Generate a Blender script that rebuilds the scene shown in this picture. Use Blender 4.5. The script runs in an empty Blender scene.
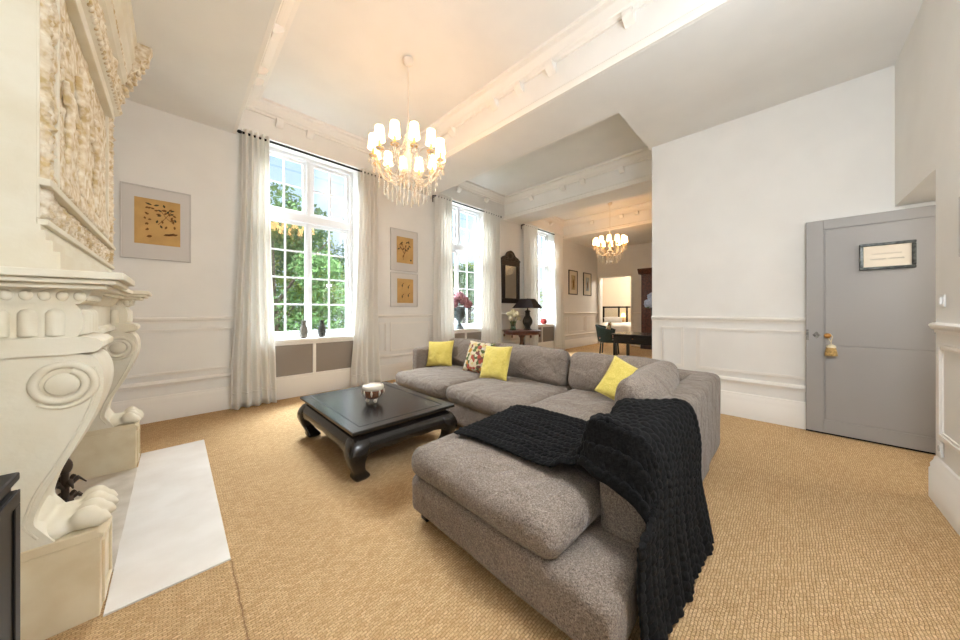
import bpy, math, random
from math import sin, cos, pi, sqrt, radians as R
from mathutils import Vector, Matrix, noise
C = bpy.context.scene.collection
random.seed(7)

# ------------------------------------------------------------------ helpers
def lin(c):
    return tuple(((x/255)/12.92 if x/255 <= .04045 else ((x/255+.055)/1.055)**2.4) for x in c)+(1,)
class MB:
    def __init__(s): s.v=[]; s.f=[]; s.m=[]
    def add(s, vs, fs, mat=0, M=None):
        n=len(s.v)
        s.v += [tuple(M@Vector(p)) if M else tuple(p) for p in vs]
        s.f += [tuple(i+n for i in f) for f in fs]; s.m += [mat]*len(fs)
        return s
    def box(s, x0,x1,y0,y1,z0,z1, mat=0, M=None):
        vs=[(x0,y0,z0),(x1,y0,z0),(x1,y1,z0),(x0,y1,z0),(x0,y0,z1),(x1,y0,z1),(x1,y1,z1),(x0,y1,z1)]
        return s.add(vs,[(0,3,2,1),(4,5,6,7),(0,1,5,4),(1,2,6,5),(2,3,7,6),(3,0,4,7)],mat,M)
    def lathe(s, prof, n=24, mat=0, M=None, flute=0, fn=0):
        vs=[]; fs=[]
        for r,z in prof:
            for i in range(n):
                a=2*pi*i/n; rr=r*(1+flute*cos(fn*a))
                vs.append((rr*cos(a),rr*sin(a),z))
        for j in range(len(prof)-1):
            for i in range(n):
                k=(i+1)%n
                fs.append((j*n+i,j*n+k,(j+1)*n+k,(j+1)*n+i))
        fs.append(tuple(range(n-1,-1,-1))); fs.append(tuple((len(prof)-1)*n+i for i in range(n)))
        return s.add(vs,fs,mat,M)
    def tube(s, pts, r, n=8, mat=0, M=None, closed=False, rs=None):
        P=[Vector(p) for p in pts]; vs=[]; fs=[]; up=None; m=len(P)
        for i,p in enumerate(P):
            if closed: t=(P[(i+1)%m]-P[i-1]).normalized()
            else: t=(P[min(i+1,m-1)]-P[max(i-1,0)]).normalized()
            if up is None:
                up=Vector((0,0,1)) if abs(t.z)<.9 else Vector((1,0,0))
            a=(up-t*up.dot(t)).normalized(); b=t.cross(a); up=a
            rr=rs[i] if rs else r
            for k in range(n):
                an=2*pi*k/n; vs.append(p+(a*cos(an)+b*sin(an))*rr)
        for i in range(m if closed else m-1):
            j=(i+1)%m
            for k in range(n):
                l=(k+1)%n; fs.append((i*n+k,i*n+l,j*n+l,j*n+k))
        if not closed:
            fs.append(tuple(range(n-1,-1,-1))); fs.append(tuple((m-1)*n+k for k in range(n)))
        return s.add(vs,fs,mat,M)
    def ell(s, c, r, n=12, m=8, mat=0, M=None, rot=None):
        vs=[]; fs=[]
        for j in range(m+1):
            th=pi*j/m
            for i in range(n):
                a=2*pi*i/n
                p=Vector((r[0]*sin(th)*cos(a),r[1]*sin(th)*sin(a),r[2]*cos(th)))
                if rot: p=rot@p
                vs.append(p+Vector(c))
        for j in range(m):
            for i in range(n):
                k=(i+1)%n; fs.append((j*n+i,(j+1)*n+i,(j+1)*n+k,j*n+k))
        return s.add(vs,fs,mat,M)
    def prism(s, poly, lo, hi, axis='y', mat=0, M=None):
        # poly: 2D points; axis: extrusion axis
        n=len(poly); vs=[]
        for t in (lo,hi):
            for a,b in poly:
                vs.append({'y':(a,t,b),'x':(t,a,b),'z':(a,b,t)}[axis])
        fs=[tuple(range(n)),tuple(range(2*n-1,n-1,-1))]
        for i in range(n):
            j=(i+1)%n; fs.append((i,i+n,j+n,j))
        return s.add(vs,fs,mat,M)
    def grid(s, fn, nu, nv, mat=0, M=None):
        vs=[fn(i/nu,j/nv) for j in range(nv+1) for i in range(nu+1)]
        fs=[(j*(nu+1)+i,j*(nu+1)+i+1,(j+1)*(nu+1)+i+1,(j+1)*(nu+1)+i) for j in range(nv) for i in range(nu)]
        return s.add(vs,fs,mat,M)
    def frame(s, u0,u1,w0,w1, t, d0,d1, plane='xz', mat=0):
        # rectangular picture-frame of width t;  plane xz: u=x,w=z,d=y ; yz: u=y,w=z,d=x
        def b(a0,a1,c0,c1):
            if plane=='xz': s.box(a0,a1,d0,d1,c0,c1,mat)
            elif plane=='yz': s.box(d0,d1,a0,a1,c0,c1,mat)
            else: s.box(a0,a1,c0,c1,d0,d1,mat)
        b(u0,u1,w0,w0+t); b(u0,u1,w1-t,w1); b(u0,u0+t,w0+t,w1-t); b(u1-t,u1,w0+t,w1-t)
        return s
def fix_normals(me):
    import bmesh
    bm=bmesh.new(); bm.from_mesh(me); bmesh.ops.recalc_face_normals(bm,faces=bm.faces); bm.to_mesh(me); bm.free()
def obj(name, mb, mats, parent=None, smooth=None, bevel=0, solid=0, loc=None, rot=None, sub=0):
    me=bpy.data.meshes.new(name); me.from_pydata(mb.v,[],mb.f)
    if not isinstance(mats,(list,tuple)): mats=[mats]
    for m in mats: me.materials.append(m)
    me.polygons.foreach_set('material_index',mb.m)
    fix_normals(me)
    if smooth is not None:
        me.polygons.foreach_set('use_smooth',[True]*len(me.polygons))
        if smooth<180: me.set_sharp_from_angle(angle=R(smooth))
    me.update()
    o=bpy.data.objects.new(name,me); C.objects.link(o)
    if parent: o.parent=parent
    if loc: o.location=loc
    if rot: o.rotation_euler=rot
    if bevel:
        b=o.modifiers.new('Bevel','BEVEL'); b.width=bevel; b.segments=2; b.limit_method='ANGLE'
    if solid:
        b=o.modifiers.new('Solid','SOLIDIFY'); b.thickness=solid; b.offset=0
    if sub:
        b=o.modifiers.new('Sub','SUBSURF'); b.levels=sub; b.render_levels=sub
    return o
def tag(o,label,cat=None,group=None,kind=None):
    o['label']=label
    if cat: o['category']=cat
    if group: o['group']=group
    if kind: o['kind']=kind
    return o
def thing(name,label,cat,loc=(0,0,0),rz=0,group=None,kind=None):
    o=bpy.data.objects.new(name,None); C.objects.link(o); o.location=loc; o.rotation_euler=(0,0,rz)
    o.empty_display_size=.1
    return tag(o,label,cat,group,kind)
def dup(root,loc,rz=None,label=None):
    def rec(o,par):
        c=o.copy(); C.objects.link(c); c.parent=par
        for ch in list(o.children): rec(ch,c)
        return c
    r=rec(root,None); r.location=loc
    if rz is not None: r.rotation_euler=(0,0,rz)
    if label: r['label']=label
    return r
def T(x,y,z): return Matrix.Translation((x,y,z))

# ------------------------------------------------------------------ materials
def mat(name, col, rough=.6, metal=0, noise_amt=0, scale=20, bump=0, bscale=60, spec=.3, col2=None, sheen=0, coat=0, emit=None, es=0, trans=0, detail=4):
    m=bpy.data.materials.new(name); m.use_nodes=True; nt=m.node_tree; N=nt.nodes; L=nt.links
    p=N['Principled BSDF']; p.inputs['Base Color'].default_value=lin(col)
    p.inputs['Roughness'].default_value=rough; p.inputs['Metallic'].default_value=metal
    p.inputs['Specular IOR Level'].default_value=spec
    if sheen: p.inputs['Sheen Weight'].default_value=sheen
    if coat: p.inputs['Coat Weight'].default_value=coat
    if trans: p.inputs['Transmission Weight'].default_value=trans
    if emit: p.inputs['Emission Color'].default_value=lin(emit); p.inputs['Emission Strength'].default_value=es
    tc=N.new('ShaderNodeTexCoord')
    if col2 or noise_amt:
        c2=col2 or tuple(max(0,c*(1-noise_amt)) for c in col)
        nz=N.new('ShaderNodeTexNoise'); nz.inputs['Scale'].default_value=scale; nz.inputs['Detail'].default_value=detail
        L.new(tc.outputs['Object'],nz.inputs['Vector'])
        cr=N.new('ShaderNodeValToRGB'); cr.color_ramp.elements[0].position=.35; cr.color_ramp.elements[1].position=.65
        cr.color_ramp.elements[0].color=lin(c2); cr.color_ramp.elements[1].color=lin(col)
        L.new(nz.outputs['Fac'],cr.inputs['Fac']); L.new(cr.outputs['Color'],p.inputs['Base Color'])
    if bump:
        nb=N.new('ShaderNodeTexNoise'); nb.inputs['Scale'].default_value=bscale; nb.inputs['Detail'].default_value=5
        L.new(tc.outputs['Object'],nb.inputs['Vector'])
        bp=N.new('ShaderNodeBump'); bp.inputs['Strength'].default_value=bump; bp.inputs['Distance'].default_value=.01
        L.new(nb.outputs['Fac'],bp.inputs['Height']); L.new(bp.outputs['Normal'],p.inputs['Normal'])
    return m
def mnode(N,L,op,a,b=None,c=None):
    n=N.new('ShaderNodeMath'); n.operation=op
    for i,x in enumerate((a,b,c)):
        if x is None: continue
        if isinstance(x,(int,float)): n.inputs[i].default_value=x
        else: L.new(x,n.inputs[i])
    return n.outputs[0]

WALL=mat('wall_paint',(238,236,231),.7,noise_amt=.015,scale=3,bump=.05,bscale=90)
CEIL=mat('ceiling_paint',(238,236,231),.8,noise_amt=.02,scale=2)
TRIM=mat('trim_paint',(240,236,229),.5)
WINP=mat('window_paint',(238,240,244),.4)
STONE=mat('cream_stone',(230,223,204),.55,col2=(222,212,188),scale=5,bump=.12,bscale=40)
STONE2=mat('polished_cream_marble',(226,212,182),.35,col2=(215,197,162),scale=7)
CARVE=mat('carved_stone',(240,231,212),.7,col2=(196,170,122),scale=24,bump=.9,bscale=38)
MARBLE=mat('white_hearth_marble',(236,230,222),.25,col2=(226,218,208),scale=4,detail=8)
VEIN=mat('veined_hearth_stone',(214,204,190),.3,col2=(188,176,158),scale=6,detail=10)
FIREB=mat('firebox_brick',(176,158,134),.8,col2=(146,126,104),scale=6,bump=.3,bscale=20)
GREYD=mat('grey_door_paint',(158,155,152),.5,bump=.04,bscale=60)
GREYP=mat('taupe_panel_paint',(142,132,122),.6)
BLACKW=mat('black_lacquered_wood',(30,25,22),.24,noise_amt=.25,scale=14,spec=.5)
BLACKM=mat('black_metal',(24,23,23),.45,metal=.3)
BLACKP=mat('black_cabinet',(26,22,20),.5)
MAHOG=mat('mahogany',(96,50,32),.35,noise_amt=.35,scale=16,spec=.5)
MAHOD=mat('dark_brown_wood',(62,42,34),.4,noise_amt=.3,scale=12)
PEWTER=mat('pewter',(150,146,140),.4,metal=.8,noise_amt=.4,scale=60,bump=.5,bscale=90)
BRONZE=mat('weathered_bronze',(92,100,100),.6,metal=.2,noise_amt=.3,scale=30)
BRASS=mat('brass',(190,140,80),.35,metal=.6)
GOLDW=mat('white_ceramic',(228,218,205),.4)
SHADEB=mat('black_shade_fabric',(48,38,38),.8,noise_amt=.2,scale=80)
LAMPB=mat('bronze_lamp_base',(52,48,40),.35,metal=.4)
LEAF=mat('leaf_green',(70,110,50),.6,noise_amt=.4,scale=8)
CREAMF=mat('cream_petals',(236,228,196),.7)
PINKF=mat('hydrangea_petals',(188,140,144),.8,col2=(150,104,112),scale=30)
BLUEF=mat('pale_blue_petals',(206,210,222),.7,col2=(176,184,204),scale=30)
PAPER=mat('ochre_paper',(204,164,104),.8,noise_amt=.08,scale=6)
MOUNT=mat('pale_grey_mount',(212,208,204),.8)
INK=mat('brown_ink',(120,84,44),.9); INK2=mat('dark_ink',(78,70,48),.9)
FRAMEG=mat('grey_frame',(204,200,196),.5)
REDP=mat('red_pot',(150,52,48),.4)
BONE=mat('beaten_silver',(222,214,200),.35,metal=.3)
BOWLM=mat('tortoise_shell_bowl',(150,104,74),.35,col2=(96,62,44),scale=45,metal=.3)
WICK=mat('green_black_wicker',(44,60,52),.5,noise_amt=.4,scale=60,bump=.8,bscale=120)
BEDW=mat('white_duvet',(240,238,236),.8)
SWITCH=mat('white_plastic',(238,238,236),.3)

def fabric(name,c1,c2,s=420,sheen=.3,bump=.5,wr=.35):
    m=bpy.data.materials.new(name); m.use_nodes=True; nt=m.node_tree; N=nt.nodes; L=nt.links
    p=N['Principled BSDF']; p.inputs['Roughness'].default_value=.95; p.inputs['Specular IOR Level'].default_value=.1
    p.inputs['Sheen Weight'].default_value=sheen
    tc=N.new('ShaderNodeTexCoord')
    cols=[]
    for st in ((s,s*.3,s*.3),(s*.3,s,s*.3),(s*.3,s*.3,s)):
        mp=N.new('ShaderNodeMapping'); mp.inputs['Scale'].default_value=st; L.new(tc.outputs['Object'],mp.inputs['Vector'])
        nz=N.new('ShaderNodeTexNoise'); nz.inputs['Scale'].default_value=1; nz.inputs['Detail'].default_value=1
        L.new(mp.outputs[0],nz.inputs['Vector']); cols.append(nz.outputs['Fac'])
    mx=mnode(N,L,'MAXIMUM',mnode(N,L,'MAXIMUM',cols[0],cols[1]),cols[2])
    cr=N.new('ShaderNodeValToRGB'); cr.color_ramp.elements[0].position=.45; cr.color_ramp.elements[1].position=.72
    cr.color_ramp.elements[0].color=lin(c2); cr.color_ramp.elements[1].color=lin(c1)
    L.new(mx,cr.inputs['Fac']); L.new(cr.outputs['Color'],p.inputs['Base Color'])
    wn=N.new('ShaderNodeTexNoise'); wn.inputs['Scale'].default_value=7; wn.inputs['Detail'].default_value=3; wn.inputs['Distortion'].default_value=.6
    L.new(tc.outputs['Object'],wn.inputs['Vector'])
    b1=N.new('ShaderNodeBump'); b1.inputs['Strength'].default_value=wr; b1.inputs['Distance'].default_value=.05; L.new(wn.outputs['Fac'],b1.inputs['Height'])
    b2=N.new('ShaderNodeBump'); b2.inputs['Strength'].default_value=bump; b2.inputs['Distance'].default_value=.003; L.new(mx,b2.inputs['Height']); L.new(b1.outputs['Normal'],b2.inputs['Normal'])
    L.new(b2.outputs['Normal'],p.inputs['Normal'])
    return m
SOFA=fabric('grey_melange_fabric',(158,144,131),(88,78,70),430,sheen=.15,wr=.9)
YEL=fabric('yellow_linen',(228,208,118),(204,184,84),300,wr=.7)
KNIT=fabric('black_wool',(29,28,28),(9,9,9),200,sheen=.02,wr=0)
def sisal():
    m=bpy.data.materials.new('sisal_weave'); m.use_nodes=True; nt=m.node_tree; N=nt.nodes; L=nt.links
    p=N['Principled BSDF']; p.inputs['Roughness'].default_value=.9; p.inputs['Specular IOR Level'].default_value=.15
    tc=N.new('ShaderNodeTexCoord')
    # boucle weave: rows of short staggered loops
    mp=N.new('ShaderNodeMapping'); mp.inputs['Rotation'].default_value=(0,0,R(0)); L.new(tc.outputs['Object'],mp.inputs['Vector'])
    wz=N.new('ShaderNodeTexNoise'); wz.inputs['Scale'].default_value=16; L.new(mp.outputs[0],wz.inputs['Vector'])
    add=N.new('ShaderNodeVectorMath'); add.operation='MULTIPLY_ADD'
    L.new(wz.outputs['Color'],add.inputs[0]); add.inputs[1].default_value=(.018,.018,0); L.new(mp.outputs[0],add.inputs[2])
    br=N.new('ShaderNodeTexBrick'); br.inputs['Scale'].default_value=1
    br.inputs['Brick Width'].default_value=.026; br.inputs['Row Height'].default_value=.012; br.inputs['Mortar Size'].default_value=.0022; br.inputs['Mortar Smooth'].default_value=1
    br.inputs['Color1'].default_value=lin((242,208,160)); br.inputs['Color2'].default_value=lin((220,182,132)); br.inputs['Mortar'].default_value=lin((190,150,102))
    L.new(add.outputs[0],br.inputs['Vector'])
    n2=N.new('ShaderNodeTexNoise'); n2.inputs['Scale'].default_value=120; n2.inputs['Detail'].default_value=4; L.new(tc.outputs['Object'],n2.inputs['Vector'])
    n3=N.new('ShaderNodeTexNoise'); n3.inputs['Scale'].default_value=1.3; n3.inputs['Detail'].default_value=4; L.new(tc.outputs['Object'],n3.inputs['Vector'])
    cr=N.new('ShaderNodeValToRGB'); cr.color_ramp.elements[0].position=.3; cr.color_ramp.elements[1].position=.7
    cr.color_ramp.elements[0].color=(.60,.57,.53,1); cr.color_ramp.elements[1].color=(1.0,1.0,1.0,1); L.new(n2.outputs['Fac'],cr.inputs['Fac'])
    m1=N.new('ShaderNodeMixRGB'); m1.blend_type='MULTIPLY'; m1.inputs[0].default_value=.8; L.new(br.outputs['Color'],m1.inputs[1]); L.new(cr.outputs['Color'],m1.inputs[2])
    cr3=N.new('ShaderNodeValToRGB'); cr3.color_ramp.elements[0].position=.3; cr3.color_ramp.elements[1].position=.7
    cr3.color_ramp.elements[0].color=(.92,.9,.88,1); cr3.color_ramp.elements[1].color=(1,1,1,1); L.new(n3.outputs['Fac'],cr3.inputs['Fac'])
    m2=N.new('ShaderNodeMixRGB'); m2.blend_type='MULTIPLY'; m2.inputs[0].default_value=1; L.new(m1.outputs[0],m2.inputs[1]); L.new(cr3.outputs['Color'],m2.inputs[2])
    # carpet seam running along the room from the hearth corner
    sx=N.new('ShaderNodeSeparateXYZ'); L.new(add.outputs[0],sx.inputs[0])
    d=mnode(N,L,'ABSOLUTE',mnode(N,L,'SUBTRACT',sx.outputs[0],.215))
    seam=mnode(N,L,'MULTIPLY',mnode(N,L,'LESS_THAN',d,.0035),mnode(N,L,'LESS_THAN',sx.outputs[1],2.05))
    m3=N.new('ShaderNodeMixRGB'); L.new(mnode(N,L,'MULTIPLY',seam,.6),m3.inputs[0]); L.new(m2.outputs[0],m3.inputs[1]); m3.inputs[2].default_value=lin((120,84,50))
    L.new(m3.outputs[0],p.inputs['Base Color'])
    h=mnode(N,L,'SUBTRACT',mnode(N,L,'MULTIPLY',n2.outputs['Fac'],1.6),mnode(N,L,'MULTIPLY',br.outputs['Fac'],.8))
    bp=N.new('ShaderNodeBump'); bp.inputs['Strength'].default_value=.85; bp.inputs['Distance'].default_value=.006; L.new(h,bp.inputs['Height']); L.new(bp.outputs['Normal'],p.inputs['Normal'])
    return m
SISAL=sisal()
def cloth(name,col,tr=.35):
    m=bpy.data.materials.new(name); m.use_nodes=True; N=m.node_tree.nodes; L=m.node_tree.links
    N.remove(N['Principled BSDF']); out=N['Material Output']
    d=N.new('ShaderNodeBsdfDiffuse'); d.inputs[0].default_value=lin(col)
    t=N.new('ShaderNodeBsdfTranslucent'); t.inputs[0].default_value=lin(col)
    mx=N.new('ShaderNodeMixShader'); mx.inputs[0].default_value=tr
    L.new(d.outputs[0],mx.inputs[1]); L.new(t.outputs[0],mx.inputs[2]); L.new(mx.outputs[0],out.inputs[0])
    return m
CURT=cloth('white_curtain_cloth',(251,249,244),.3)
LEAFM=cloth('tree_leaves',(126,148,62),.35)
LEAFM2=cloth('tree_leaves_blue',(92,120,74),.3)
LEAFM3=cloth('tree_leaves_light',(164,178,84),.4)
def glass(name,tint=(250,252,252),refl=.06):
    m=bpy.data.materials.new(name); m.use_nodes=True; N=m.node_tree.nodes; L=m.node_tree.links
    N.remove(N['Principled BSDF']); out=N['Material Output']
    t=N.new('ShaderNodeBsdfTransparent'); t.inputs[0].default_value=lin(tint)
    g=N.new('ShaderNodeBsdfGlossy'); g.inputs['Roughness'].default_value=.02
    mx=N.new('ShaderNodeMixShader'); mx.inputs[0].default_value=refl
    L.new(t.outputs[0],mx.inputs[1]); L.new(g.outputs[0],mx.inputs[2]); L.new(mx.outputs[0],out.inputs[0])
    return m
PANE=glass('window_glass')
def crystal():
    m=mat('crystal',(252,246,232),.08,spec=1); N=m.node_tree.nodes; L=m.node_tree.links
    t=N.new('ShaderNodeBsdfTransparent'); mx=N.new('ShaderNodeMixShader'); mx.inputs[0].default_value=.62
    L.new(t.outputs[0],mx.inputs[1]); L.new(N['Principled BSDF'].outputs[0],mx.inputs[2]); L.new(mx.outputs[0],N['Material Output'].inputs[0]); return m
CRYS=crystal()
VASEG=glass('vase_glass',(215,232,215),.15)
MIRR=mat('mirror_glass',(205,205,200),.05,metal=1)
def emis(name,col,s):
    m=mat(name,(240,230,215),.8,emit=col,es=s); return m
SHADE_E=emis('lit_pleated_shade',(255,196,134),6.2)
def floral():
    m=bpy.data.materials.new('floral_print'); m.use_nodes=True; N=m.node_tree.nodes; L=m.node_tree.links
    p=N['Principled BSDF']; p.inputs['Roughness'].default_value=.9
    tc=N.new('ShaderNodeTexCoord'); v=N.new('ShaderNodeTexVoronoi'); v.inputs['Scale'].default_value=24
    L.new(tc.outputs['Object'],v.inputs['Vector'])
    cr=N.new('ShaderNodeValToRGB'); cr.color_ramp.interpolation='CONSTANT'
    E=cr.color_ramp.elements; E[0].color=lin((214,200,168)); E[0].position=0; E[1].color=lin((176,84,66)); E[1].position=.35
    for pos,c in ((.5,(92,104,62)),(.65,(206,186,128)),(.75,(196,140,60)),(.85,(122,74,64)),(.93,(210,204,190))):
        e=E.new(pos); e.color=lin(c)
    sp=N.new('ShaderNodeSeparateColor'); L.new(v.outputs['Color'],sp.inputs[0]); L.new(sp.outputs[0],cr.inputs['Fac'])
    L.new(cr.outputs['Color'],p.inputs['Base Color']); return m
FLORAL=floral()

# ------------------------------------------------------------------ room shell
XL=-.55; YW=5.2; XR=4.88; YR=-.745; ZL=3.65; ZH=4.18; XF=11.7
S='structure'
fl=MB().box(-1.1,XF+3.2,-2.2,5.6,-.1,0)
tag(obj('floor',fl,SISAL),'golden woven sisal carpet covering the whole floor','floor',kind=S)
fl=MB().box(XF+.2,15.2,5.6,7.2,-.1,0)
tag(obj('floor',fl,SISAL),'carpet of the next room beyond the far doorway','floor',kind=S)
wins=[(.84,2.23),(4.02,5.42),(7.13,8.53)]
ZS,ZT=.85,3.74
wb=MB()
xs=[-1.1]+[x for w in wins for x in w]+[XF+.25]
for i in range(0,len(xs),2): wb.box(xs[i],xs[i+1],YW,YW+.4,0,4.5)
for a,b in wins: wb.box(a,b,YW,YW+.4,0,ZS); wb.box(a,b,YW,YW+.4,ZT,4.5)
tag(obj('wall_back',wb,WALL),'white panelled wall with the three tall windows','wall',kind=S)
# left wall with fireplace opening
FY0,FY1=2.36,3.75
wl=MB()
wl.box(-1.1,XL,YR-.6,FY0,0,4.5).box(-1.1,XL,FY1,YW,0,4.5).box(-1.1,XL,FY0,FY1,1.1,4.5)
tag(obj('wall_left',wl,WALL),'white wall behind the carved fireplace','wall',kind=S)
wr=MB().box(XR,XR+.2,YR,1.36,0,4.5).box(XR+.2,XF,1.16,1.36,0,4.5)
tag(obj('wall_right',wr,WALL),'plain white wall behind the open grey door','wall',kind=S)
# near wall with deep door opening
DX0=3.76
wn=MB().box(XL,DX0,YR-.6,YR,0,4.5).box(DX0,XR+.2,YR-.6,YR,2.29,4.5)
tag(obj('wall_near',wn,WALL),'white wall at the right edge with the deep door opening','wall',kind=S)
# hallway shell behind opening
wh=MB().box(DX0-.4,XR+.2,-2.3,-2.2,0,2.6).box(DX0-.4,DX0-.3,-2.2,YR-.6,0,2.6).box(XR+.0,XR+.2,-2.2,YR,0,2.6)
tag(obj('wall_hall',wh,WALL),'hallway wall behind the grey door','wall',kind=S)
# far wall with opening
OY0,OY1,OZ=3.95,5.10,2.55
wf=MB().box(XF,XF+.25,1.16,OY0,0,4.5).box(XF,XF+.25,OY1,YW,0,4.5).box(XF,XF+.25,OY0,OY1,OZ,4.5)
tag(obj('wall_far',wf,WALL),'white far wall with a wide doorless opening','wall',kind=S)
wx=MB().box(14.6,14.8,2.2,7.2,0,3.2).box(XF+.25,14.6,7.0,7.2,0,3.2).box(XF+.25,14.6,2.2,2.4,0,3.2).box(XF+.2,XF+.25,5.6,7.2,0,3.2)
tag(obj('wall_bedroom',wx,mat('peach_wall',(238,224,204),.8)),'warm wall of the bedroom beyond the far opening','wall',kind=S)
tag(obj('ceiling',MB().box(XF+.25,14.8,2.2,7.2,3.2,3.3),CEIL),'ceiling of the bedroom beyond the far opening','ceiling',kind=S)
ce=MB().box(-1.1,XF+.25,-2.3,YW+.4,ZH+.02,4.55)
LOW=[(-1.1,.54,YR-.6,YW),(3.0,3.72,YR-.6,YW),(6.1,6.7,1.3,YW),(9.1,XF,1.3,YW),(3.72,XR+.1,YR-.6,1.4),(.54,3.0,YR-.6,YR+.02)]
for x0,x1,y0,y1 in LOW: ce.box(x0,x1,y0,y1,ZL,ZH+.03)
ce.box(DX0-.4,XR+.2,-2.3,YR-.6,2.6,2.7)
tag(obj('ceiling',ce,CEIL),'cream ceiling with deep dropped beams and raised bays','ceiling',kind=S)
# bay cornices with corbels and the beam-edge band
def sweep_rect(mb,x0,x1,y0,y1,prof):
    # prof: (inset,z) points; ring inside rectangle
    n=len(prof); vs=[]
    for (cx,cy,sx,sy) in ((x0,y0,1,1),(x1,y0,-1,1),(x1,y1,-1,-1),(x0,y1,1,-1)):
        for d,z in prof: vs.append((cx+sx*d,cy+sy*d,z))
    fs=[]
    for i in range(4):
        j=(i+1)%4
        for k in range(n):
            l=(k+1)%n; fs.append((i*n+k,j*n+k,j*n+l,i*n+l))
    mb.add(vs,fs)
crown=[(0,4.045),(.025,4.045),(.03,4.07),(.055,4.085),(.06,4.10),(.11,4.135),(.12,4.15),(.165,4.165),(.17,4.20),(0,4.20)]
band=[(0,3.652),(.03,3.652),(.035,3.69),(.02,3.70),(.02,3.735),(.008,3.75),(0,3.76)]
bays=[((.66,3.0,YR+.02,YW),'warm-lit raised ceiling bay over the coffee table',
       [('R',1.02),('R',1.85),('R',2.29),('R',2.70),('R',3.56),('L',3.49),('L',4.21),('L',4.45),('B',1.07),('B',1.465),('B',2.6)]),
      ((3.72,6.1,1.4,YW),'raised ceiling bay between the two middle beams',
       [('R',4.32),('R',3.47),('R',3.01),('R',2.22),('B',4.5),('B',5.4)]),
      ((6.7,9.1,1.4,YW),'raised ceiling bay over the distant chandelier',
       [('R',3.32),('R',2.91),('R',4.2),('R',2.2),('B',7.4),('B',8.3)])]
for i,((x0,x1,y0,y1),lab,cb) in enumerate(bays):
    mb=MB(); sweep_rect(mb,x0,x1,y0,y1,crown)
    # band only on beam faces
    if i==0:
        mb.prism([(.541,3.652),(.575,3.652),(.58,3.71),(.60,3.73),(.605,3.75),(.6595,4.044),(.6595,4.199),(.541,4.199)],y0,y1-.001,'y')
    for s,xx in ((1,x0),(-1,x1)):
        if i==0 and s==1: continue
        mb.prism([(xx+s*d,z) for d,z in band],y0,y1-.001,'y')
    o=tag(obj('trim_%d'%(i+1),mb,TRIM,smooth=30),'moulded white cornice around the '+lab,'cornice',kind=S)
    for side,t in cb:
        c=MB(); prof=[(0,4.045),(.09,4.045),(.095,4.02),(.08,3.99),(.05,3.965),(.02,3.95),(0,3.945)]
        if side=='R': c.prism([(x1-d,z) for d,z in prof],t-.045,t+.045,'y')
        if side=='L': c.prism([(x0+d,z) for d,z in prof],t-.045,t+.045,'y')
        if side=='B': c.prism([(y1-d,z) for d,z in prof],t-.045,t+.045,'x')
        obj('corbel',c,TRIM,parent=o,smooth=40)

# ------------------------------------------------------------------ wainscot
def prof_run(mb,axis,wallc,sgn,a,b,prof):
    # moulding along a wall. axis 'x': wall at y=wallc ; 'y': wall at x=wallc ; sgn: direction into the room
    if b-a<.02: return
    if axis=='x': mb.prism([(wallc+sgn*d,z) for d,z in prof],a,b,'x')
    else: mb.prism([(wallc+sgn*d,z) for d,z in prof],a,b,'y')
RAIL=[(0,1.145),(.012,1.145),(.014,1.165),(.026,1.172),(.036,1.19),(.036,1.202),(.02,1.212),(0,1.215)]
BASE=[(0,0),(.035,0),(.035,.20),(.028,.215),(.03,.235),(.016,.262),(.012,.285),(0,.29)]
LOWR=[(0,.40),(.01,.40),(.013,.42),(.024,.435),(.02,.455),(.01,.465),(0,.47)]
def panel(mb,axis,wallc,sgn,a,b,z0,z1):
    for t,o,d in ((.018,0,.016),(.012,.022,.009)):
        a2,b2,c,e=a+o,b-o,z0+o,z1-o
        if axis=='x': mb.frame(a2,b2,c,e,t,min(wallc,wallc+sgn*d),max(wallc,wallc+sgn*d),'xz')
        else: mb.frame(a2,b2,c,e,t,min(wallc,wallc+sgn*d),max(wallc,wallc+sgn*d),'yz')
def wainscot(side,axis,wallc,sgn,runs,panels,label):
    mb=MB()
    for a,b in runs: prof_run(mb,axis,wallc,sgn,a,b,BASE)
    tag(obj('baseboard_'+side,mb,TRIM,smooth=35),'tall white skirting board '+label,'baseboard',kind=S)
    mb=MB()
    for a,b in runs:
        prof_run(mb,axis,wallc,sgn,a,b,RAIL)
        if side!='near': prof_run(mb,axis,wallc,sgn,a,b,LOWR)
    for a,b in panels: panel(mb,axis,wallc,sgn,a,b,.45 if side=='near' else .53,1.07)
    return mb
n_tr=[4]
def trim(mb,label):
    tag(obj('trim_%d'%n_tr[0],mb,TRIM,smooth=35),label,'wainscot',kind=S); n_tr[0]+=1
mb=wainscot('back','x',YW,-1,[(XL,.78),(2.29,3.96),(5.48,7.07),(8.59,XF)],[(-.45,.55),(2.55,2.75),(2.83,3.72),(5.7,6.9),(8.8,9.3),(9.42,10.6),(10.72,11.6)],'under the three tall windows')
trim(mb,'white dado rail and panel mouldings on the window wall')
mb=wainscot('right','y',XR,-1,[(YR,1.36)],[(-.6,.83),(.97,1.24)],'below the plain white wall beside the grey door')
trim(mb,'white dado rail and panel mouldings beside the grey door')
mb=wainscot('near','x',YR,1,[(XL,DX0-.03)],[(3.2,3.64),(2.0,3.08)],'at the bottom right edge')
trim(mb,'white dado rail and narrow panel at the right edge')
mb=wainscot('far','y',XF,-1,[(1.36,OY0-.06),(OY1,YW)],[(3.3,3.8),(2.2,3.2)],'on the distant wall behind the armoire')
trim(mb,'white dado rail on the distant wall')
mb=wainscot('left','y',XL,1,[(YR,1.95),(4.2,YW)],[(4.35,5.1)],'beside the fireplace')
trim(mb,'white dado rail beside the fireplace')
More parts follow.
